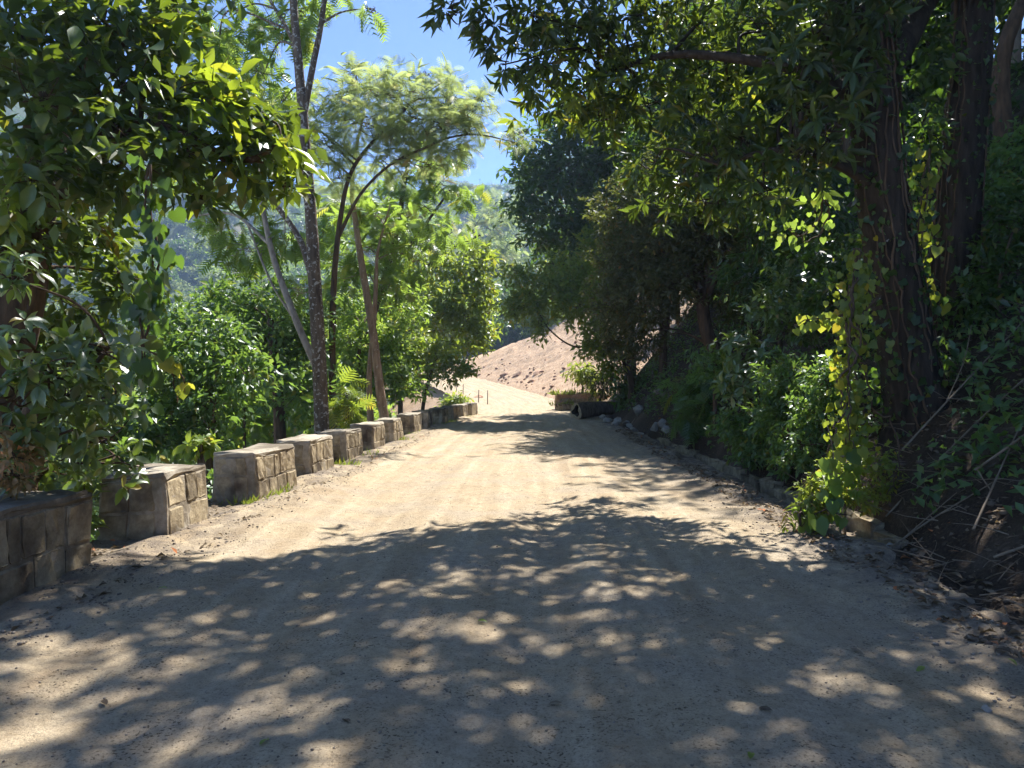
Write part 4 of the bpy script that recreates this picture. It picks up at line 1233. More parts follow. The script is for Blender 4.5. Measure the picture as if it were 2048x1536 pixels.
tree('feathery_tree', 'feathery light green tree spreading flat sprays against the blue sky', 'tree',
     [[(668, 900, 20, 15), (664, 700, 20, 14), (668, 560, 20, 12), (680, 440, 20, 10), (700, 350, 20, 8), (740, 290, 20, 7), (800, 230, 20, 6), (830, 200, 20, 5), (890, 195, 20, 3)],
      [(674, 480, 20, 8), (720, 390, 20, 6), (780, 330, 20, 5), (840, 300, 20, 5), (900, 275, 20, 4), (960, 270, 20, 3), (1030, 285, 20, 2)], [(810, 222, 20, 6), (790, 195, 20, 5), (730, 178, 20, 4), (670, 190, 20, 3)]],
     [(830, 185, 20, 90, 34), (900, 205, 20, 60, 34), (760, 190, 20, 70, 32), (690, 190, 20, 60, 30), (640, 220, 20, 55, 36), (720, 250, 19.6, 90, 44), (650, 290, 19.6, 60, 40), (880, 250, 20, 80, 36), (800, 280, 20, 60, 36), (940, 230, 20.5, 36, 26),
      (1035, 268, 20, 46, 20), (760, 320, 20.4, 60, 36), (900, 300, 20.4, 50, 26), (810, 150, 20.5, 30, 24), (760, 150, 21, 30, 16), (850, 148, 21, 26, 16), (680, 350, 20.4, 40, 40), (590, 250, 20.5, 50, 40), (960, 200, 20.5, 30, 24), (830, 240, 19.8, 80, 36), (860, 330, 20.6, 60, 30), (540, 240, 20.8, 50, 30), (600, 320, 20.8, 50, 30), (520, 300, 21, 50, 26), (930, 262, 20.5, 50, 20), (700, 150, 21, 50, 20), (900, 165, 20.8, 40, 20)],
     'feather', 'feather', 0.40, 0.95, 'bark', limb_r=0.03, wob=0.05, twigs=14)
tree('drooping_tree', 'green drooping-leaved tree behind the feathery crown', 'tree',
     [[(700, 900, 26, 14), (730, 700, 26, 13), (790, 480, 26, 11), (810, 360, 26, 9), (825, 290, 26, 6)], [(770, 560, 26, 8), (850, 450, 26, 6), (900, 380, 26, 4)]],
     [(820, 350, 26, 60, 36), (880, 370, 26, 50, 30), (920, 390, 26.5, 36, 30), (840, 410, 26, 60, 24), (770, 390, 26, 50, 40), (880, 310, 26, 50, 26), (790, 450, 26, 60, 30), (890, 460, 27, 60, 30), (640, 480, 25, 40, 50), (660, 420, 25, 40, 50)],
     'pinn', 'neem', 0.45, 0.85, 'bark', limb_r=0.03)
tree('lime_slope_tree', 'lime green loose-leaved tree leaning over the far slope', 'tree',
     [[(800, 760, 33, 10), (790, 640, 33, 9), (830, 560, 33, 8), (900, 500, 33, 6), (960, 470, 33, 4)], [(790, 660, 33, 7), (830, 590, 33, 6), (850, 510, 33, 4)]],
     [(870, 530, 33, 60, 34), (930, 550, 33, 60, 36), (960, 590, 33, 40, 40), (900, 600, 32, 60, 36), (860, 640, 32, 60, 30), (930, 640, 32, 50, 36), (960, 670, 32, 34, 30), (820, 580, 34, 50, 30), (900, 690, 31, 60, 24), (960, 510, 34, 40, 30)],
     'broad', 'lime', 0.30, 1.3, 'bark', limb_r=0.03)
tree('pale_crown_tree', 'pale feathery crown on the slope beyond the drooping tree', 'tree', [[(960, 640, 118, 6), (950, 540, 118, 5), (940, 470, 118, 4)]],
     [(930, 470, 118, 50, 24), (880, 500, 118, 50, 22), (980, 460, 119, 40, 30), (1010, 500, 119, 40, 34), (960, 520, 118, 50, 26), (1000, 420, 120, 30, 30)], 'feather', 'feather', 1.8, 0.9, 'bark', limb_r=0.05)

# ------------------------------------------------------------------ trees and plants: right side
tree('grey_leaf_tree', 'dusty grey-green small-leaved tree with dark forked trunks on the bank', 'tree',
     [[(1440, 730, 20, 34), (1412, 660, 20, 26), (1400, 580, 20, 24), (1392, 500, 20, 20), (1400, 420, 20, 14), (1390, 320, 20, 10)], [(1405, 620, 20, 18), (1440, 520, 20, 15), (1450, 440, 20, 10)], [(1400, 590, 20, 16), (1340, 500, 20.5, 12), (1290, 440, 21, 8)]],
     [(1250, 420, 21, 70, 50), (1300, 500, 20.5, 70, 60), (1240, 520, 21, 60, 60), (1350, 450, 20, 70, 60), (1290, 600, 20, 70, 60), (1230, 610, 20.5, 50, 60), (1340, 570, 19.6, 60, 60), (1280, 680, 20.6, 50, 40), (1400, 480, 19.6, 60, 50), (1330, 350, 21, 70, 50), (1225, 680, 21.6, 30, 40), (1440, 440, 19.4, 60, 50), (1500, 500, 19, 40, 40), (1460, 600, 20, 50, 40)],
     'small', 'olive', 0.15, 1.5, 'bark', limb_r=0.04)
tree('slender_bank_tree', 'slender dark trunk standing on the bank above the rubble', 'tree', [[(1326, 745, 27, 16), (1326, 640, 27, 14), (1332, 520, 27, 12), (1336, 400, 27, 8)]],
     [(1300, 420, 27, 60, 50), (1380, 380, 27, 60, 50), (1330, 330, 27, 70, 50), (1270, 540, 27, 50, 50)], 'small', 'dark', 0.24, 1.3, 'bark', limb_r=0.04)
tree('dense_dark_tree', 'tall dense dark green tree standing above the bare slope', 'tree',
     [[(1262, 720, 37, 20), (1250, 600, 36.5, 18), (1215, 480, 35.5, 16), (1170, 380, 34, 12), (1150, 280, 33, 8)]],
     [(1090, 300, 33, 60, 40), (1150, 270, 33, 60, 40), (1070, 360, 33, 50, 36), (1130, 350, 32.6, 70, 50), (1200, 330, 32.6, 60, 50), (1060, 420, 33, 50, 34), (1120, 430, 32.6, 70, 40), (1200, 420, 32.4, 60, 50), (1090, 480, 33, 50, 30), (1160, 490, 32.6, 60, 36), (1180, 220, 33.4, 60, 50), (1230, 260, 33.4, 60, 50), (1045, 340, 33.6, 26, 24), (1120, 240, 33.4, 40, 26)],
     'small', 'dark', 0.34, 1.7, 'bark', limb_r=0.05)
tree('vine_draped_tree', 'small tree smothered in bright-topped creepers arching over the pink slope', 'tree',
     [[(1262, 760, 30, 12), (1240, 700, 30, 10), (1215, 620, 29.6, 8), (1190, 560, 29.5, 6)], [(1226, 660, 29.6, 6), (1160, 694, 29.3, 4), (1104, 664, 29.2, 3), (1070, 610, 29.2, 3)]],
     [(1040, 550, 29.5, 34, 24), (1050, 600, 29.5, 36, 36), (1090, 590, 29.3, 40, 36), (1130, 570, 29.5, 40, 40), (1170, 540, 29.5, 34, 34), (1150, 610, 29.2, 40, 36), (1200, 580, 29, 40, 50), (1190, 650, 28.6, 36, 40), (1080, 650, 29.2, 22, 26), (1030, 620, 29.5, 20, 26), (1110, 530, 30, 30, 26), (1180, 500, 30.5, 22, 40), (1205, 700, 29, 28, 30), (1180, 690, 29.4, 20, 26), (1220, 735, 29, 22, 20)],
     'small', 'lime', 0.26, 1.8, 'bark', limb_r=0.03)


def clad(leaf_n, paths, L, matk, parts, spread=0.04):
    """climbing leaves lying on the trunk of a tree"""
    def f(root, base):
        PP = [];
        for tr in paths:
            q = spline([np.append(P(a, b, c), d * c / F / 2) for a, b, c, d in tr], 12)
            n = leaf_n // len(paths); i = (rng.random(n) * (len(q) - 1)).astype(int)
            th = rng.uniform(math.pi * 0.85, math.pi * 2.25, n)
            rr = q[i, 3] * 1.08 + spread * rng.random(n)
            o = np.stack([np.cos(th), np.sin(th), 0 * th], -1)
            PP.append((q[i, :3] + o * rr[:, None] + rng.normal(0, .05, (n, 3)), o))
        p = np.vstack([a for a, b in PP]); o = np.vstack([b for a, b in PP]); n = len(p)
        ax = np.array([0, 0, -1.0]) + rng.normal(0, .6, (n, 3)) + 0.5 * o; no = o + rng.normal(0, .6, (n, 3)); sz = L * (0.4 + 1.1 * rng.random(n) ** 1.5)
        s = np.zeros(n, bool); s[rng.permutation(n)[:parts]] = True
        leaf_objects(root, base, 'heart', matk, p[s], ax[s], no[s], sz[s], 0.9)
        V, T, r = place(HEART, p[~s] - base, ax[~s], no[~s], sz[~s], 0.9, rng.random((~s).sum()))
        link('climber', mesh_np('climber', V, T, M[matk], rnd=r), root, kind='stuff')
        # climbing stems
        for k in range(7):
            tr = paths[k % len(paths)]
            q = spline([np.append(P(a, b, c), d * c / F / 2) for a, b, c, d in tr], 8)
            th = rng.uniform(math.pi * 0.9, math.pi * 2.1) + np.cumsum(rng.normal(0, .06, len(q)))
            c = q[:, :3] + np.stack([np.cos(th), np.sin(th), 0 * th], -1) * (q[:, 3:4] * 1.05)
            V, Q = tube(c - base, np.full(len(q), rng.uniform(.008, .018)), 5); link('climbing_stem', mesh_np('climbing_stem', V, Q, M['bark'], smooth_shade=True), root)
    return f


K1 = [(1850, 860, 9, 138), (1826, 760, 9, 108), (1808, 640, 9, 98), (1784, 500, 9, 95), (1762, 360, 9, 91), (1750, 200, 9, 89), (1740, 60, 9, 86), (1728, -150, 9, 79)]
tree('vine_wrapped_tree', 'thick vine-wrapped trunk whose long-leaved branches overhang the road', 'tree',
     [K1, [(1752, 200, 9, 60), (1820, 60, 9.6, 46), (1900, -80, 10.4, 34)],
      [(1748, 120, 9, 50), (1640, -30, 9.2, 36), (1480, -110, 9.6, 28), (1280, -120, 9.8, 20), (1080, -60, 9.8, 13), (940, -20, 9.6, 8)],
      [(1754, 230, 9, 40), (1640, 150, 9.2, 28), (1500, 120, 9.8, 20), (1340, 110, 10.4, 14), (1200, 150, 10.8, 9)],
      [(1764, 380, 9, 34), (1680, 330, 8.8, 22), (1560, 300, 9, 14), (1440, 330, 9.6, 9)],
      [(1744, 20, 9, 50), (1640, -300, 8.6, 36), (1400, -520, 8.2, 26), (1100, -640, 8, 16)]],
     [(900, 20, 9.2, 40, 30), (980, 50, 9.4, 60, 50), (1060, 30, 9.6, 70, 60), (1010, 130, 9.6, 36, 40), (1080, 130, 10, 60, 60), (1140, 60, 10.2, 80, 70), (1230, 40, 10.6, 80, 70), (1150, 190, 10.6, 70, 50), (1220, 150, 10.8, 70, 60), (1200, 240, 11, 60, 40),
      (1310, 90, 11, 80, 70), (1300, 200, 11.2, 80, 50), (1400, 150, 11.6, 70, 60), (1460, 190, 11.6, 50, 50), (1420, 40, 11.6, 90, 70), (1540, 60, 10.4, 90, 60), (1390, 300, 10.6, 80, 50), (1300, 330, 11.4, 60, 50), (1480, 290, 9.6, 80, 60), (1580, 220, 9.0, 80, 60),
      (1600, 320, 8.6, 60, 50), (1530, 370, 9.2, 70, 50), (1330, 400, 11.8, 70, 40), (1430, 400, 10.4, 70, 50),
      (1640, 60, 8.6, 90, 70), (1720, 20, 8.2, 70, 60), (1600, 140, 8.4, 70, 50), (1700, 150, 8.2, 60, 60), (1650, 260, 8.2, 60, 50), (1780, -100, 9, 160, 90), (1900, -160, 9.6, 150, 90), (1680, -200, 9.4, 200, 90),
      (1100, -100, 10, 140, 70), (1300, -120, 10.6, 150, 80), (1500, -120, 10.6, 150, 80), (1200, -260, 10.5, 200, 90), (950, -120, 9.8, 120, 60), (1450, -300, 10.6, 220, 90),
      ('w', (-0.9, 10.2, 9.9), 1.2, 0.7), ('w', (1.1, 10.6, 10.3), 1.3, 0.7), ('w', (-0.3, 11.0, 10.0), 1.1, 0.7), ('w', (2.1, 9.1, 9.5), 1.0, 0.7), ('w', (0.2, 8.6, 9.6), 0.7, 0.5), ('w', (2.5, 9.0, 9.1), 1.3, 0.7), ('w', (4.1, 8.4, 9.1), 1.3, 0.7), ('w', (5.7, 8.2, 8.9), 1.3, 0.7), ('w', (6.9, 8.8, 9.3), 1.3, 0.7), ('w', (4.7, 9.8, 9.9), 1.4, 0.7), ('w', (3.3, 7.8, 8.9), 1.1, 0.7), ('w', (3.9, 9.0, 10.1), 1.2, 0.7)],
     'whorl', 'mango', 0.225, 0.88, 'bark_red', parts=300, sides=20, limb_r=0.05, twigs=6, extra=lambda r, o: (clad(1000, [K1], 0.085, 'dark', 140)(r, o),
     foliage(r, o, [pad(*q) for q in [(1100, 190, 10.8, 50, 40), (1150, 170, 10.4, 60, 50), (1220, 130, 10.4, 60, 60), (1200, 240, 10.8, 60, 40), (1290, 180, 10.6, 70, 50), (1330, 60, 11, 60, 50), (1400, 130, 11, 50, 50), (1450, 190, 11, 50, 50), (1300, 100, 10.8, 60, 40)]], 'whorl', 'mango_lit', 0.23, 0.55, name='sun_tinted_foliage')))  # central boughs get the lit leaf copy, sunlight mixed into its colour
K2 = [(1905, 760, 10.6, 99), (1905, 620, 10.6, 85), (1915, 450, 10.6, 79), (1925, 300, 10.6, 76), (1938, 150, 10.6, 74), (1945, 0, 10.6, 71), (1950, -160, 10.6, 67)]
tree('lichen_spotted_tree', 'second thick trunk with pale lichen discs, half hidden by hanging creepers', 'tree', [K2], [(1860, 100, 10.2, 40, 90), (1850, 260, 10.2, 36, 70), (1960, -180, 10.6, 150, 80)],
     'broad', 'dark', 0.16, 1.2, 'bark_red', sides=20, limb_r=0.04, parts=60, extra=clad(700, [K2], 0.085, 'dark', 60))
tree('slim_dark_tree', 'slim dark trunk bending right against the sky at the right edge', 'tree', [[(2008, 310, 14, 34), (2005, 220, 14, 32), (2004, 140, 14, 30), (2015, 80, 14, 28), (2040, 20, 14, 26), (2085, -60, 14, 22)]],
     [(2090, -70, 14, 90, 60), (1980, -60, 15, 70, 50)], 'small', 'dark', 0.15, 1.3, 'bark', limb_r=0.04)
tree('grey_straight_tree', 'straight grey trunk just right of the slim dark trunk', 'tree', [[(2034, 260, 18, 22), (2030, 120, 18, 20), (2034, 0, 18, 18), (2040, -120, 18, 15)]], [(2040, -120, 18, 90, 50)], 'small', 'neem', 0.18, 1.2, 'bark_pale', limb_r=0.04)
tree('arched_branch_tree', 'narrow-leaved shaded tree on the bank behind the vine curtain', 'tree', [[(1600, 640, 17, 24), (1590, 560, 17, 22), (1570, 480, 17, 18), (1560, 400, 17, 12)]],
     [(1500, 380, 16, 60, 50), (1560, 440, 15.4, 60, 50), (1620, 380, 16.4, 60, 40), (1590, 520, 14.6, 60, 50), (1640, 440, 13.6, 50, 50), (1680, 500, 14, 50, 50), (1500, 560, 17, 60, 50)], 'narrow', 'dark', 0.24, 1.4, 'bark', limb_r=0.04)

hanging_vine('sunlit_vine', 'brilliant yellow-green vine curtain hanging in sun beside the thick trunk', [(1716, 500, 7.8), (1708, 600, 7.7), (1702, 700, 7.6), (1700, 790, 7.5), (1700, 860, 7.5), (1702, 900, 7.5)], (0.13, 0.12, 0.12), 0.08, 560, 'vine', parts=230, stems=5)
hanging_vine('climbing_vine', 'thin vine with narrow bright leaves reaching left across the dark bank', [(1735, 690, 8.3), (1690, 655, 8.4), (1660, 640, 8.5), (1620, 640, 8.6), (1590, 650, 8.7)], (0.07, 0.07, 0.07), 0.12, 40, 'lime', parts=40, stems=1)
hanging_vine('yellow_leaf_vine', 'vine tips with yellowing leaves under the dark overhanging branches', [(1640, 380, 9.2), (1640, 430, 9.2), (1600, 470, 9.4), (1560, 440, 9.4)], (0.3, 0.2, 0.14), 0.095, 80, 'neem', parts=70, stems=2)
hanging_vine('trailing_vine', 'leafy vine trailing between the two thick trunks', [(1860, 300, 9.8), (1850, 420, 9.8), (1840, 520, 9.8), (1846, 600, 9.7)], (0.16, 0.1, 0.14), 0.13, 120, 'vine', parts=60, stems=2)

# bushes of the right bank
G3 = 'bushes on the right bank'
bank = [
    ('fern-like dark bush at the foot of the bank above the boulders', (1380, 800, 17), [(1370, 780, 16.8, 40, 36), (1400, 810, 16.4, 44, 36), (1360, 830, 16.8, 34, 30)], 'pinn', 'herb', 0.36, 1.3),
    ('big-leaved glossy bush halfway up the bank', (1500, 780, 13), [(1480, 710, 13, 50, 40), (1530, 730, 12.8, 50, 40), (1500, 770, 12.6, 50, 40)], 'palm', 'bush', 0.19, 1.0),
    ('light green feathery bush right of the big-leaved one', (1580, 800, 11), [(1580, 760, 11, 60, 50), (1620, 800, 10.6, 50, 40), (1560, 830, 11, 60, 40)], 'small', 'herb', 0.10, 1.6),
    ('leafy bush hanging over the ditch wall', (1500, 890, 12.4), [(1480, 860, 12.6, 60, 40), (1540, 880, 11.8, 60, 40), (1580, 920, 10.6, 50, 34), (1500, 910, 12.0, 40, 24)], 'broad', 'herb', 0.11, 1.6),
    ('bush of small leaves left of the sunlit vine', (1650, 870, 9.6), [(1640, 830, 9.6, 60, 50), (1660, 760, 9.6, 50, 50), (1620, 900, 9.4, 60, 40)], 'broad', 'herb', 0.09, 1.6),
    ('narrow-leaved shrub high on the shaded bank', (1560, 660, 13.5), [(1540, 620, 13.6, 60, 40), (1600, 640, 13, 60, 50), (1580, 570, 13.6, 60, 40)], 'broad', 'bush', 0.15, 1.3),
    ('dark shrub behind the sunlit vine', (1680, 640, 11.5), [(1660, 600, 11.6, 60, 50), (1700, 540, 11.8, 50, 60), (1640, 520, 12.4, 60, 40)], 'broad', 'dark', 0.14, 1.5),
    ('bright lower bush beside the hollow log', (1242, 800, 31.5), [(1240, 775, 31, 16, 22), (1246, 795, 30.8, 14, 16)], 'broad', 'herb', 0.24, 1.5),
    ('dry brown tangle above the hollow log', (1200, 800, 33.5), [(1200, 770, 33.5, 26, 24), (1230, 740, 33, 30, 24), (1270, 760, 31, 34, 26)], 'narrow', 'olive', 0.28, 1.0),
    ('low bush under the grey-leaved tree', (1430, 750, 15.5), [(1420, 730, 15.6, 46, 30), (1450, 760, 15, 40, 30)], 'broad', 'herb', 0.14, 1.4),
    ('leafy shrub at the far right edge of the bank', (2010, 430, 12.5), [(2010, 340, 12.6, 50, 40), (1990, 400, 12, 50, 40), (2040, 300, 13.4, 50, 40)], 'broad', 'herb', 0.14, 1.5),
    ('dark bush at the right edge above the bare soil', (2000, 620, 9.5), [(2000, 540, 9.8, 70, 60), (2040, 460, 10, 60, 60), (1960, 600, 9.6, 50, 50)], 'broad', 'dark', 0.13, 1.4),
    ('grassy tuft on the small wall at the slope foot', (1165, 760, 42), [(1160, 742, 42, 26, 18), (1180, 755, 41.5, 22, 20)], 'narrow', 'grass', 0.4, 1.6),
]
for lb, bp, pd, kd, mt, L, cv in bank:
    a, b, Y = bp
    tree('bank_bush', lb, 'bush', [[(a, b, Y, 40 / Y * 3), (a + 3, b - 200 / Y, Y, 30 / Y * 3), (a - 4, b - 500 / Y, Y, 20 / Y * 3)]], pd, kd, mt, L, cv, 'bark', group=G3, limb_r=0.02, twigs=5)

# sunlit weeds on the ditch rim
tree('sunlit_weeds', 'clump of sunlit yellow-green weeds on the ditch rim', 'plant', [[(1690, 980, 7.7, 5), (1690, 950, 7.7, 4), (1692, 925, 7.7, 3)]],
     [(1640, 985, 7.6, 40, 30), (1690, 945, 7.8, 50, 30), (1750, 925, 7.9, 50, 28), (1615, 1015, 7.5, 24, 22), (1700, 985, 7.5, 30, 20), (1735, 1000, 7.7, 34, 26), (1770, 970, 7.8, 30, 22)], 'broad', 'grass', 0.065, 1.2, 'stick', limb_r=0.008, twigs=8)
tree('grass_clump', 'yellow-green grass clump hanging over the ditch below the weeds', 'plant', [[(1625, 1035, 7.4, 4), (1625, 1010, 7.4, 3), (1624, 985, 7.4, 2)]],
     [(1620, 1000, 7.4, 34, 26), (1650, 975, 7.5, 34, 20), (1600, 1025, 7.3, 22, 16)], 'narrow', 'grass', 0.16, 1.0, 'stick', limb_r=0.008, twigs=3)
tree('tall_weed', 'weed with broad hanging leaves and a pale seed head on the ditch rim', 'plant', [[(1680, 1010, 7.2, 3), (1672, 950, 7.2, 2.5), (1664, 890, 7.2, 2), (1655, 850, 7.2, 2)]],
     [(1690, 910, 7.2, 18, 12), (1665, 950, 7.2, 24, 14), (1700, 960, 7.2, 18, 14)], 'heart', 'neem', 0.14, 0.8, 'stick', parts=20, limb_r=0.006, twigs=2)
tree('dock_plant', 'broad-leaved plant rooted at the road edge below the weeds', 'plant', [[(1600, 1050, 7.25, 5), (1600, 1030, 7.25, 4), (1602, 1015, 7.25, 3)]],
     [(1600, 1025, 7.2, 22, 14), (1660, 1020, 7.2, 26, 16)], 'heart', 'neem', 0.15, 1.2, 'bark', parts=24, limb_r=0.006, twigs=2)


# ------------------------------------------------------------------ stuff: undergrowth, litter, pebbles, tufts
def scatter_pts(n, x0, x1, y0, y1, dens=None):
    x = rng.uniform(x0, x1, n) ; y = y0 + (y1 - y0) * rng.random(n)
    return x, y


def undergrowth():
    n = 34000
    y = 4.6 + 29 * rng.random(n) ** 1.3; s = 3.9 + 9 * rng.random(n) ** 1.2
    x = s + road_x(y)
    keep = (fbm(x * 0.7, y * 0.7, 71) > -0.14 + 0.3 * (y < 9)) 
    x, y = x[keep], y[keep]; n = len(x)
    h = 0.55 * rng.random(n) ** 1.6 * (1 + fbm(x, y, 9))
    p = np.stack([x, y, ground_z(x, y) + np.abs(h)], -1)
    ax = rng.normal(0, .6, (n, 3)) + np.array([-.35, -.3, -0.05]); no = np.array([-.4, -.25, 1]) + rng.normal(0, .4, (n, 3))
    V, T, q = place(LEAF4, p, ax, no, 0.07 + 0.10 * rng.random(n), np.full(n, .55), rng.random(n))
    o = link('undergrowth', mesh_np('undergrowth', V, T, M['herb'], rnd=q), kind='stuff'); o['label'] = 'low leafy ground cover spread over the shaded right bank'
    # the slope and verge on the left
    n = 22000
    y = 4 + 40 * rng.random(n) ** 1.2; v = 4.45 + 12 * rng.random(n) ** 1.4
    x = road_x(y) - v + shift(y)
    p = np.stack([x, y, ground_z(x, y) + 0.5 * rng.random(n) ** 1.5], -1)
    ax = rng.normal(0, .6, (n, 3)) + np.array([.2, -.3, .1]); no = np.array([.2, -.2, 1]) + rng.normal(0, .45, (n, 3))
    V, T, q = place(LEAF4, p, ax, no, 0.08 + 0.14 * rng.random(n), np.full(n, .5), rng.random(n))
    o = link('undergrowth', mesh_np('undergrowth', V, T, M['herb'], rnd=q), kind='stuff'); o['label'] = 'low plants growing on the slope behind the guard blocks'
undergrowth()


def hill_cover():
    # plants up the right hillside
    n = 24000
    y = 4 + 50 * rng.random(n); s = 8 + 30 * rng.random(n) ** 1.3
    x = s + road_x(y); k = m_cut(x, y) < 0.4; x, y = x[k], y[k]; n = len(x)
    p = np.stack([x, y, ground_z(x, y) + 1.0 * rng.random(n) ** 1.5], -1)
    ax = rng.normal(0, .7, (n, 3)); no = np.array([-.3, -.2, 1]) + rng.normal(0, .5, (n, 3))
    V, T, q = place(LEAF2, p, ax, no, 0.2 + 0.25 * rng.random(n), np.full(n, .5), rng.random(n))
    o = link('hill_undergrowth', mesh_np('hill_undergrowth', V, T, M['dark'], rnd=q), kind='stuff'); o['label'] = 'tangled green cover on the upper right hillside'
hill_cover()


def leaf_litter():
    n = 11000
    side = rng.random(n) < 0.72
    y = 3.5 + 20 * rng.random(n) ** 1.5
    s = np.where(side, 2.7 + 3.6 * rng.random(n) ** 1.4, -3.05 - 1.3 * rng.random(n))
    x = s + road_x(y)
    z = np.where(np.abs(s) < 3.15, np.maximum(road_h(x, y), ground_z(x, y)), ground_z(x, y)) + 0.012
    p = np.stack([x, y, z], -1)
    ax = rng.normal(0, 1, (n, 3)) * np.array([1, 1, .25]); no = np.array([0, 0, 1]) + rng.normal(0, .35, (n, 3))
    V, T, q = place(LEAF4, p, ax, no, 0.03 + 0.07 * rng.random(n), np.full(n, .42), rng.random(n))
    o = link('leaf_litter', mesh_np('leaf_litter', V, T, M['dry'], rnd=q), kind='stuff'); o['label'] = 'dead leaves gathered along both road edges'
    # fine twigs on the bank
    mb = MB()
    for _ in range(1000):
        yy = 4 + 14 * random.random() ** 1.4; ss = 3.0 + 3.6 * random.random() ** 1.2; xx = ss + float(road_x(yy))
        a = random.uniform(0, 6.28); l = random.uniform(.1, .6)
        z = gz(xx, yy) + random.uniform(.01, .08); d = np.array([math.cos(a), math.sin(a), random.uniform(-.1, .4)]) * l
        A = np.array([xx, yy, z]); V, Q = tube(spline([A, A + d * .5 + rng.normal(0, .02, 3), A + d], 2), np.linspace(.006, .002, 5), 3); mb.add(V, Q)
    o = link('fallen_twigs', mb.mesh('fallen_twigs', M['stick']), kind='stuff'); o['label'] = 'fine dry twigs strewn over the right bank'
leaf_litter()


def pebbles():
    bm = bmesh.new(); bmesh.ops.create_icosphere(bm, subdivisions=1, radius=1)
    v0 = np.array([v.co[:] for v in bm.verts]); t0 = np.array([[v.index for v in f.verts] for f in bm.faces]); bm.free()
    n = 15000
    y = 2.3 + 20 * rng.random(n) ** 1.9
    s = rng.uniform(-3.7, 3.2, n)
    edge = rng.random(n) < 0.35
    s = np.where(edge, np.where(rng.random(n) < .5, 2.3 + 0.9 * rng.random(n), -2.8 - 0.8 * rng.random(n)), s)
    x = s + road_x(y); z = np.maximum(road_h(x, y), ground_z(x, y))
    r = 0.0022 + 0.0065 * rng.random(n) ** 4 + np.where(edge, 0.012 * rng.random(n) ** 4, 0)
    sc = (0.6 + 0.6 * rng.random((n, len(v0), 1))) * v0[None] * r[:, None, None] * np.array([1.2, 1, .75])
    V = (np.stack([x, y, z + r * .3], -1)[:, None] + sc).reshape(-1, 3)
    T = (t0[None] + (np.arange(n) * len(v0))[:, None, None]).reshape(-1, 3)
    o = link('gravel', mesh_np('gravel', V, T, M['pebble']), kind='stuff'); o['label'] = 'small crumbs and pebbles scattered over the road'
pebbles()


def lumps(name, label, x, y, z, r, mat, seed=1):
    bm = bmesh.new(); bmesh.ops.create_icosphere(bm, subdivisions=1, radius=1)
    v0 = np.array([v.co[:] for v in bm.verts]); t0 = np.array([[v.index for v in f.verts] for f in bm.faces]); bm.free()
    n = len(x)
    sc = (0.55 + 0.75 * rng.random((n, len(v0), 1))) * v0[None] * r[:, None, None] * np.array([1.2, 1, .7])
    V = (np.stack([x, y, z + r * .2], -1)[:, None] + sc).reshape(-1, 3)
    T = (t0[None] + (np.arange(n) * len(v0))[:, None, None]).reshape(-1, 3)
    o = link(name, mesh_np(name, V, T, mat), kind='stuff'); o['label'] = label


def loose_ground():
    n = 1500                                             # crumbled soil on the right verge and bank
    y = 3.4 + 20 * rng.random(n) ** 1.5; s = 3.0 + 2.4 * rng.random(n) ** 1.3; x = s + road_x(y)
    z = np.where(s < 3.15, np.maximum(road_h(x, y), ground_z(x, y)), ground_z(x, y))
    lumps('soil_crumbs', 'crumbled dark soil and stones along the right verge', x, y, z, 0.008 + 0.05 * rng.random(n) ** 4, M['soil'])
    n = 800                                             # rubble on the cut slope
    y = 40 + 46 * rng.random(n); s = 3.4 + 18 * rng.random(n) ** 1.4; x = s + road_x(y)
    lumps('slope_rubble', 'small rubble scattered over the bare cut slope', x, y, ground_z(x, y), 0.03 + 0.22 * rng.random(n) ** 5, M['clod'])
loose_ground()


def grass_tufts():
    n = 5200
    k = rng.random(n)
    y = 8 + 26 * rng.random(n) ** 1.2
    s = -3.58 + 0.16 * rng.normal(size=n)
    cl = vnoise(y * 1.4, s * 0 + 3, 5) > 0.02
    y, s = y[cl], s[cl]; n = len(y); x = s + road_x(y) + shift(y)
    p = np.stack([x, y, road_z(y) + 0 * y - 0.01], -1)
    ax = rng.normal(0, .4, (n, 3)) + np.array([.25, 0, 1]); no = rand_dir(n)
    V, T, q = place(LEAF2, p, ax, no, 0.05 + 0.12 * rng.random(n) ** 2, np.full(n, .14), rng.random(n))
    o = link('grass_tufts', mesh_np('grass_tufts', V, T, M['grass'], rnd=q), kind='stuff'); o['label'] = 'little grass tufts at the foot of the guard blocks'
grass_tufts()

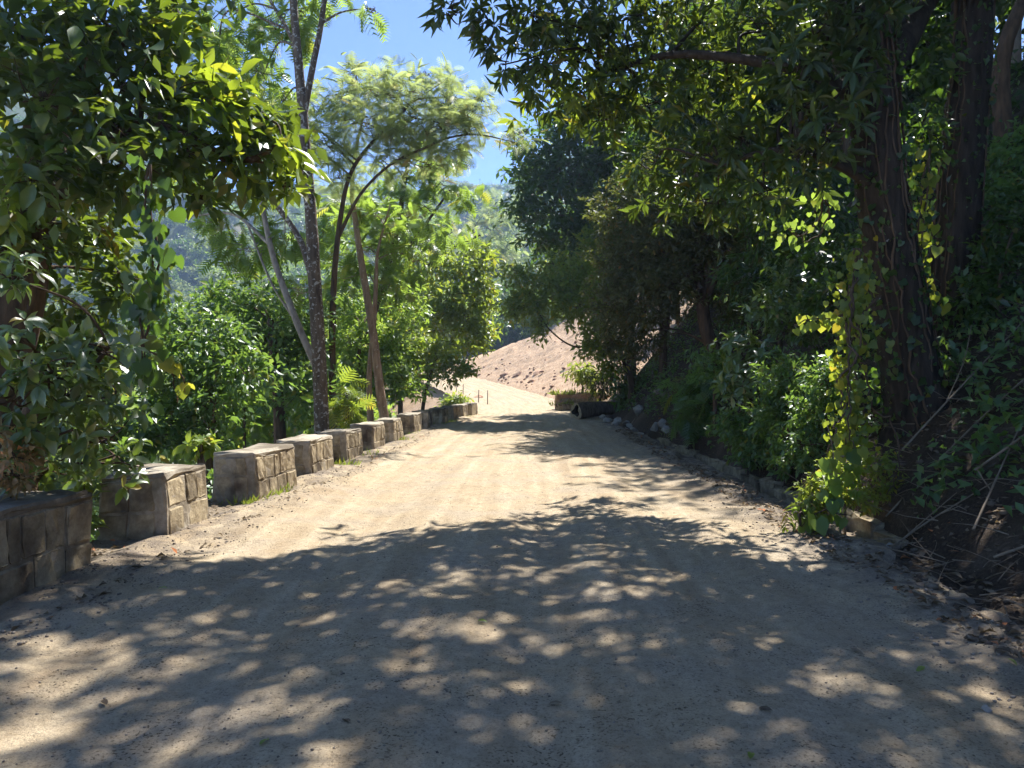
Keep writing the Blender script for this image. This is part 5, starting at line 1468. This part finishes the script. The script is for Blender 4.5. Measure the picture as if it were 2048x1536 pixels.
# single fallen leaves on the road
G4 = 'fallen leaves lying on the road'
for i, (px, py, lb) in enumerate([(955, 1243, 'yellow-green fallen leaf near the middle of the shaded road'), (520, 1498, 'small green fallen leaf at the bottom of the road, left of centre'), (1125, 1402, 'curled brown leaf below the round sun fleck'),
                                  (214, 1404, 'dark brown leaf in the sun patch at the lower left'), (1885, 1155, 'large pale fallen leaf at the right road edge'), (1850, 1335, 'yellowish leaf on the road at the right'),
                                  (2015, 1336, 'small yellow leaf by the right picture edge'), (1500, 1530, 'orange leaf at the bottom edge of the road'), (316, 1188, 'thin green leaf on the road near the second block'), (1545, 1430, 'pale dry leaf on the road, right foreground'),
                                  (700, 1450, 'long dry leaf in the left foreground'), (1700, 1300, 'small dry leaf near the tyre rut on the right')]):
    Y = F * EYE / (py - 768); p = onground(px, py, Y, 0.012)
    mk = 'dry' if i in (2, 3, 9, 10, 11) else ('grass' if i != 4 else 'white')
    me = leaf_part_mesh('broad', mk if mk != 'white' else 'dry', (0.2, 0.5, 0.9)[i % 3], 0.42)
    o = link('fallen_leaf', me, None, tuple(p)); sz = 0.07 if i != 4 else 0.20
    o.scale = (sz, sz, sz); o.rotation_euler = (random.uniform(-.3, .3), random.uniform(-.3, .3), random.uniform(0, 6.28)); tag(o, lb, 'leaf', G4)


# ------------------------------------------------------------------ the air
def haze():
    bm = bmesh.new(); bmesh.ops.create_cube(bm, size=1.0)
    for v in bm.verts: v.co = Vector((v.co.x * 1300, 310 + v.co.y * 800, -14 + (v.co.z + .5) * 185))
    m = bpy.data.materials.new('haze'); m.use_nodes = True
    N = m.node_tree.nodes; N.remove(N['Principled BSDF'])
    pv = N.new('ShaderNodeVolumePrincipled'); pv.inputs['Color'].default_value = (0.48, 0.66, 1.0, 1); pv.inputs['Density'].default_value = 0.0005
    pv.inputs['Anisotropy'].default_value = 0.35
    m.node_tree.links.new(pv.outputs[0], N['Material Output'].inputs['Volume'])
    o = bm_obj('haze', bm, m); o['kind'] = 'stuff'; o['label'] = 'thin bright haze hanging over the valley'
haze()
